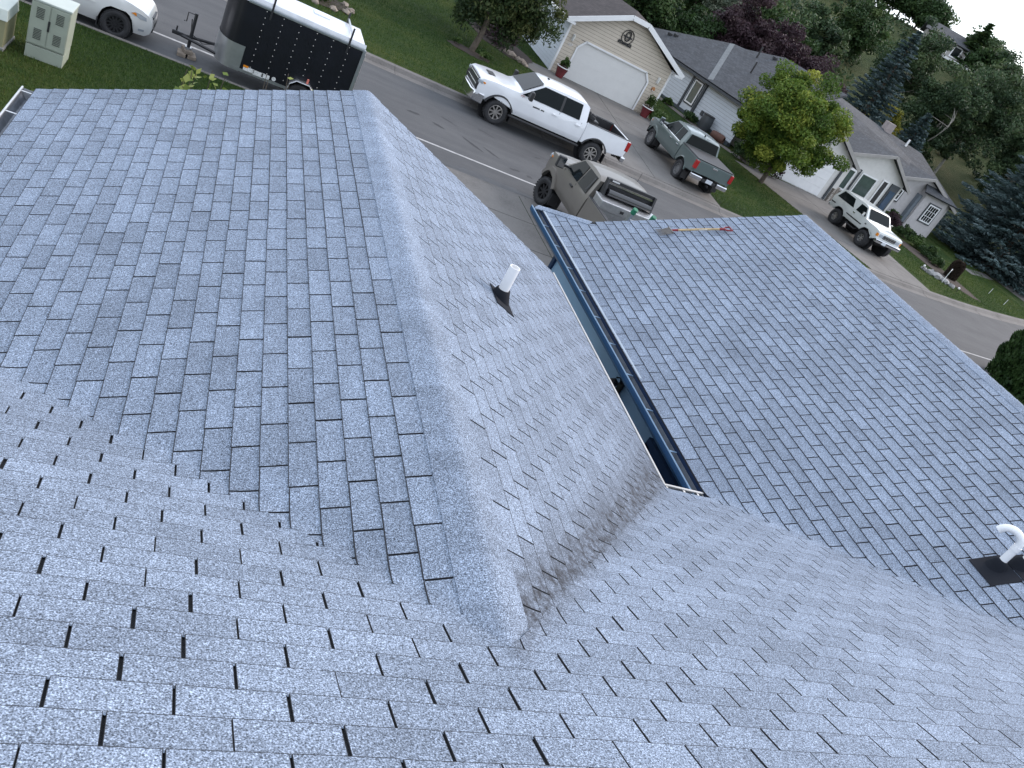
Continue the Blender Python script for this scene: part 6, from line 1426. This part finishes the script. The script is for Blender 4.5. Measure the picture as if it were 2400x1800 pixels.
# shrub rising past the front edge of the left gable
sp_ = shrub('tall_shrub', 'lime-leaved shrub tip showing over the left gable edge', (-.05, 10.5, LAWN_N), (.55, .4, 1.0), L_SPROUT, 301, 10, 30, .05)
def sprig(x, y, z0, z1, seed, parent, n=12, leaf=.06):
    r_ = np.random.default_rng(seed); tm = MB(); C = []
    for k in range(3):
        q = limb(tm, (0, 0, 0), (x + r_.normal(0, .16), y + r_.normal(0, .08), z1 - r_.uniform(0, .12)), .014, .004, r_, .05, 6, 5)
        for _ in range(n): s = r_.uniform(.78, 1.0); i = min(int(s * 5), 4); f = s * 5 - i; p = np.array(q[i]) * (1 - f) + np.array(q[min(i + 1, 5)]) * f; C.append(p + r_.normal(0, .05, 3))
    tm.build('stem', M_BARK, parent); C = np.array(C); m = len(C); N = unit(r_.normal(size=(m, 3)) + np.array([0, -.5, 1])); U = unit(np.cross(N, r_.normal(size=(m, 3)))); V = np.cross(N, U); s = leaf * r_.uniform(.7, 1.2, (m, 1))
    me = quads_mesh('foliage', C, U * s * .8, V * s, r_.random(m), L_SPROUT); o = bpy.data.objects.new('foliage', me); COL.objects.link(o); o.parent = parent
sprig(-.05, 0, 2, 3.20, 302, sp_, 22, .055); sprig(.12, 0, 2, 3.33, 303, sp_, 14, .05)
s2 = thing('tall_shrub', 'thin lime shoot showing at the front edge near the ridge', 'shrub', (.95, 10.45, LAWN_N)); sprig(0, 0, 2, 3.52, 304, s2, 6, .04); sprig(.26, 0, 2, 3.66, 305, s2, 5, .04)

# ---- mown grass: short blades over the visible lawns, one uncountable mass
L_BLADE = leaf_mat('grass_blades', [(.018, .044, .008), (.036, .076, .014), (.066, .106, .020), (.135, .145, .036)], trans=.3)
def blades(name, label, n, x0, x1, y0, y1, h, w, keep, seed):
    r_ = np.random.default_rng(seed); x = r_.uniform(x0, x1, n); y = r_.uniform(y0, y1, n); k = keep(x, y); x, y = x[k], y[k]; n = len(x); z = GZ(x, y)
    a = r_.uniform(0, 2 * pi, n); hh = h * r_.uniform(.5, 1.3, n); lx, ly = r_.normal(0, .5, n) * hh, r_.normal(0, .5, n) * hh
    v = np.empty((n, 3, 3)); dx, dy = np.cos(a) * w, np.sin(a) * w
    v[:, 0] = np.stack([x - dx, y - dy, z - .005], 1); v[:, 1] = np.stack([x + dx, y + dy, z - .005], 1); v[:, 2] = np.stack([x + lx, y + ly, z + hh], 1)
    me = bpy.data.meshes.new(name); me.vertices.add(3 * n); me.vertices.foreach_set('co', v.reshape(-1)); me.loops.add(3 * n); me.loops.foreach_set('vertex_index', np.arange(3 * n, dtype=np.int32))
    me.polygons.add(n); me.polygons.foreach_set('loop_start', np.arange(0, 3 * n, 3, dtype=np.int32)); me.polygons.foreach_set('loop_total', np.full(n, 3, np.int32))
    t = .42 + .16 * np.sin(x * 1.3 + .6 * np.sin(y * .9)) * np.sin(y * 1.1) + .14 * np.sin(x * .37 + y * .21) + r_.normal(0, .17, n)
    at = me.attributes.new('tint', 'FLOAT', 'POINT'); at.data.foreach_set('value', np.repeat(np.clip(t, 0, 1), 3)); me.materials.append(L_BLADE); me.update(calc_edges=True)
    o = bpy.data.objects.new(name, me); COL.objects.link(o); tag(o, label, 'grass', kind='stuff')
blades('lawn_grass', 'short green grass of the near lawn', 130000, -8, 6, 11.5, 20.72, .055, .007, lambda x, y: (np.abs(x + 2.64) > .34) | (np.abs(y - 18.06) > .36), 1)
def keep_far(x, y):
    v = y - bend(x); k = v > 29.72
    l1 = 14.5 + .9 * np.clip((v - 29.6) / 4, 0, 1) - 2.2 * np.clip((v - 37.2) / 3.5, 0, 1) ** 2
    k &= ~((x > l1 - .05) & (x < 21.3 + .1 * (v - 29.6)) & (v < 41.8)); k &= ~((x > 15.8) & (x < 22.6) & (y > 41.6))
    k &= ~((x > 31.6 - 1.4 * (v - 29.6) / 5.4 - .05) & (x < 37.45) & (v < 41.1)); k &= ~((((x - 10.35) / 1.05) ** 2 + ((y - 37.2) / .62) ** 2) < 1)
    k &= ~((x > 26) & (x < 52) & (y > 41.6)); k &= ~((((x - 13.2) / 1.7) ** 2 + ((y - 43) / 3.1) ** 2) < 1); k &= ~((((x - 43.6) / 1.2) ** 2 + ((y - 38.2) / 4.2) ** 2) < 1) 
    return k
blades('lawn_grass', 'short green grass of the lawns across the street', 230000, -2, 54, 29.6, 48, .075, .011, keep_far, 2)
# ================================================================= small things
# utility cabinets on the near lawn
M_CAB = mat('cabinet_sage_enamel', (.30, .33, .27), .5, var=.08, scale=3, bump=.1, bscale=20); M_CABT = mat('cabinet_lid_sage', (.40, .44, .40), .45, var=.08)
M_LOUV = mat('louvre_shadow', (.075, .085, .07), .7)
c2 = thing('utility_cabinet', 'tall sage green utility cabinet with louvred doors on the lawn', 'cabinet', (-2.64, 18.06, LAWN_N))
MB().box2((-.325, -.34, -.1), (.325, .34, .25)).build('plinth', M_CAB, c2, bevel=.012); MB().box2((-.33, -.345, .262), (.33, .345, 1.08)).build('cabinet_box', M_CAB, c2, bevel=.012)
MB().box2((-.345, -.36, 1.08), (.345, .36, 1.125)).build('lid', M_CABT, c2, bevel=.012)
for s in (-1, 1):
    MB().box2((s * .162 - .150, -.358, .29), (s * .162 + .150, -.345, 1.06)).build('door', M_CAB, c2, bevel=.004)
    for z0_ in (.40, .80):
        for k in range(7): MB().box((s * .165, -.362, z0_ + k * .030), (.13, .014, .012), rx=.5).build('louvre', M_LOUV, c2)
MB().box((.0, -.366, .70), (.035, .02, .20)).build('handle', M_BLACK, c2, bevel=.006)
for s in (.35, .97): MB().cyl((.32, -.35, s), (.32, -.35, s + .06), .012, n=6).build('hinge', M_CAB, c2)
c1 = thing('utility_cabinet', 'low sage green pedestal cabinet at the left edge of the lawn', 'cabinet', (-3.62, 17.93, LAWN_N))
MB().box2((-.36, -.44, -.1), (.36, .44, .06)).build('plinth', mat('plinth_concrete', (.24, .235, .22), .9), c1, bevel=.01); MB().box2((-.34, -.42, .06), (.34, .42, .58)).build('cabinet_box', mat('cabinet_faded_olive', (.24, .23, .13), .6, var=.15), c1, bevel=.012)
MB().add([(-.36, -.44, .56), (.36, -.44, .56), (.36, .44, .56), (-.36, .44, .56), (-.33, -.34, .74), (.33, -.34, .74), (.33, .44, .76), (-.33, .44, .76)], [(0, 1, 5, 4), (1, 2, 6, 5), (2, 3, 7, 6), (3, 0, 4, 7), (4, 5, 6, 7), (0, 3, 2, 1)]).build('hood', M_CABT, c1, bevel=.012)
MB().box((.1, -.38, .70), (.2, .02, .02)).build('slot', M_BLACK, c1)
# shingle fork lying on the right-hand slope
fk = thing('roofing_fork', 'tear-off fork with wooden shaft and red grip on the right-hand slope', 'tool')
Yr = Vector((1, 0, P_)).normalized(); Nr = N_UP['R1']
def onR(x, y, l): return Vector((x, y, hR(x, 0) + .006)) + Nr * l
a_, b_ = onR(7.06, 10.49, .05), onR(7.73, 10.46, .055)
M_SHAFT = mat('ash_shaft', (.42, .30, .15), .5, var=.25, scale=9); M_REDP = mat('red_tool_paint', (.20, .014, .018), .45)
sh_ = MB().tube([a_, (a_ + b_) / 2 + Nr * .004, b_], .017, 10).build('shaft', M_SHAFT, fk, smooth=40)
d_ = (b_ - a_).normalized(); MB().tube([a_ + d_ * .36, a_ + d_ * .50], .0178, 10).build('shaft_label', mat('paper_label', (.62, .60, .55), .7), fk, smooth=40)
MB().tube([a_ - d_ * .09, a_ + d_ * .02], [.014, .021], 10).build('socket', M_REDP, fk, smooth=40)
sd_ = d_.cross(Nr).normalized()
MB().tube([b_ - d_ * .02, b_ + d_ * .05], .021, 10).build('grip_socket', M_REDP, fk, smooth=40)
g0 = b_ + d_ * .05; MB().tube([g0, g0 + d_ * .05 + sd_ * .055, g0 + d_ * .125 + sd_ * .06, g0 + d_ * .125 - sd_ * .06, g0 + d_ * .05 - sd_ * .055, g0], .013, 8).build('grip', M_REDP, fk, smooth=40)
M_TINE = mat('worn_steel', (.20, .185, .17), .5, .6, var=.35, scale=20)
hb0 = a_ - d_ * .085; MB().box(hb0 - d_ * .012, (.02, .19, .03)).build('fork_head', M_TINE, fk)
for k in range(10):
    o_ = (k - 4.5) / 4.5 * .088; p0 = hb0 - d_ * .02 - sd_ * o_; MB().tube([p0, p0 - d_ * .09 - Nr * .020 , p0 - d_ * .20 - Nr * .036 - sd_ * o_ * .25], [.006, .005, .003], 5).build('tine', M_TINE, fk)
# ladder leaning on the garage eave
M_GRN = mat('green_ladder_boot', (.014, .14, .075), .5, var=.2); M_LAD = mat('ladder_aluminium', (.42, .44, .45), .35, .85, var=.15, scale=14)
ld = thing('ladder', 'aluminium ladder with green rail caps leaning on the right-hand gable front', 'ladder')
tp = Vector((6.76, 11.36, .58)); tq = Vector((7.14, 11.36, .58)); ft = Vector((0, 1.15, LAWN_N - .58))
for p in (tp, tq):
    MB().add([p + Vector((sx * .017, 0, 0)) + q for q in (Vector((0, 0, 0)), ft) for sx in (-1, 1)] + [p + Vector((sx * .017, .075, .02)) + q for q in (Vector((0, 0, 0)), ft) for sx in (-1, 1)], [(0, 1, 3, 2), (4, 6, 7, 5), (0, 4, 5, 1), (2, 3, 7, 6), (0, 2, 6, 4), (1, 5, 7, 3)]).build('rail', M_LAD, ld)
    u_ = -ft.normalized(); MB().tube([p + Vector((0, .038, .0)) - u_ * .09, p + Vector((0, .038, 0)) + u_ * .015], [.046, .05], 10).build('rail_cap', M_GRN, ld, bevel=.01)
k = .22
while k < 3.3: MB().cyl(tp + ft.normalized() * k + Vector((0, .038, 0)), tq + ft.normalized() * k + Vector((0, .038, 0)), .016, n=8).build('rung', M_LAD, ld); k += .30
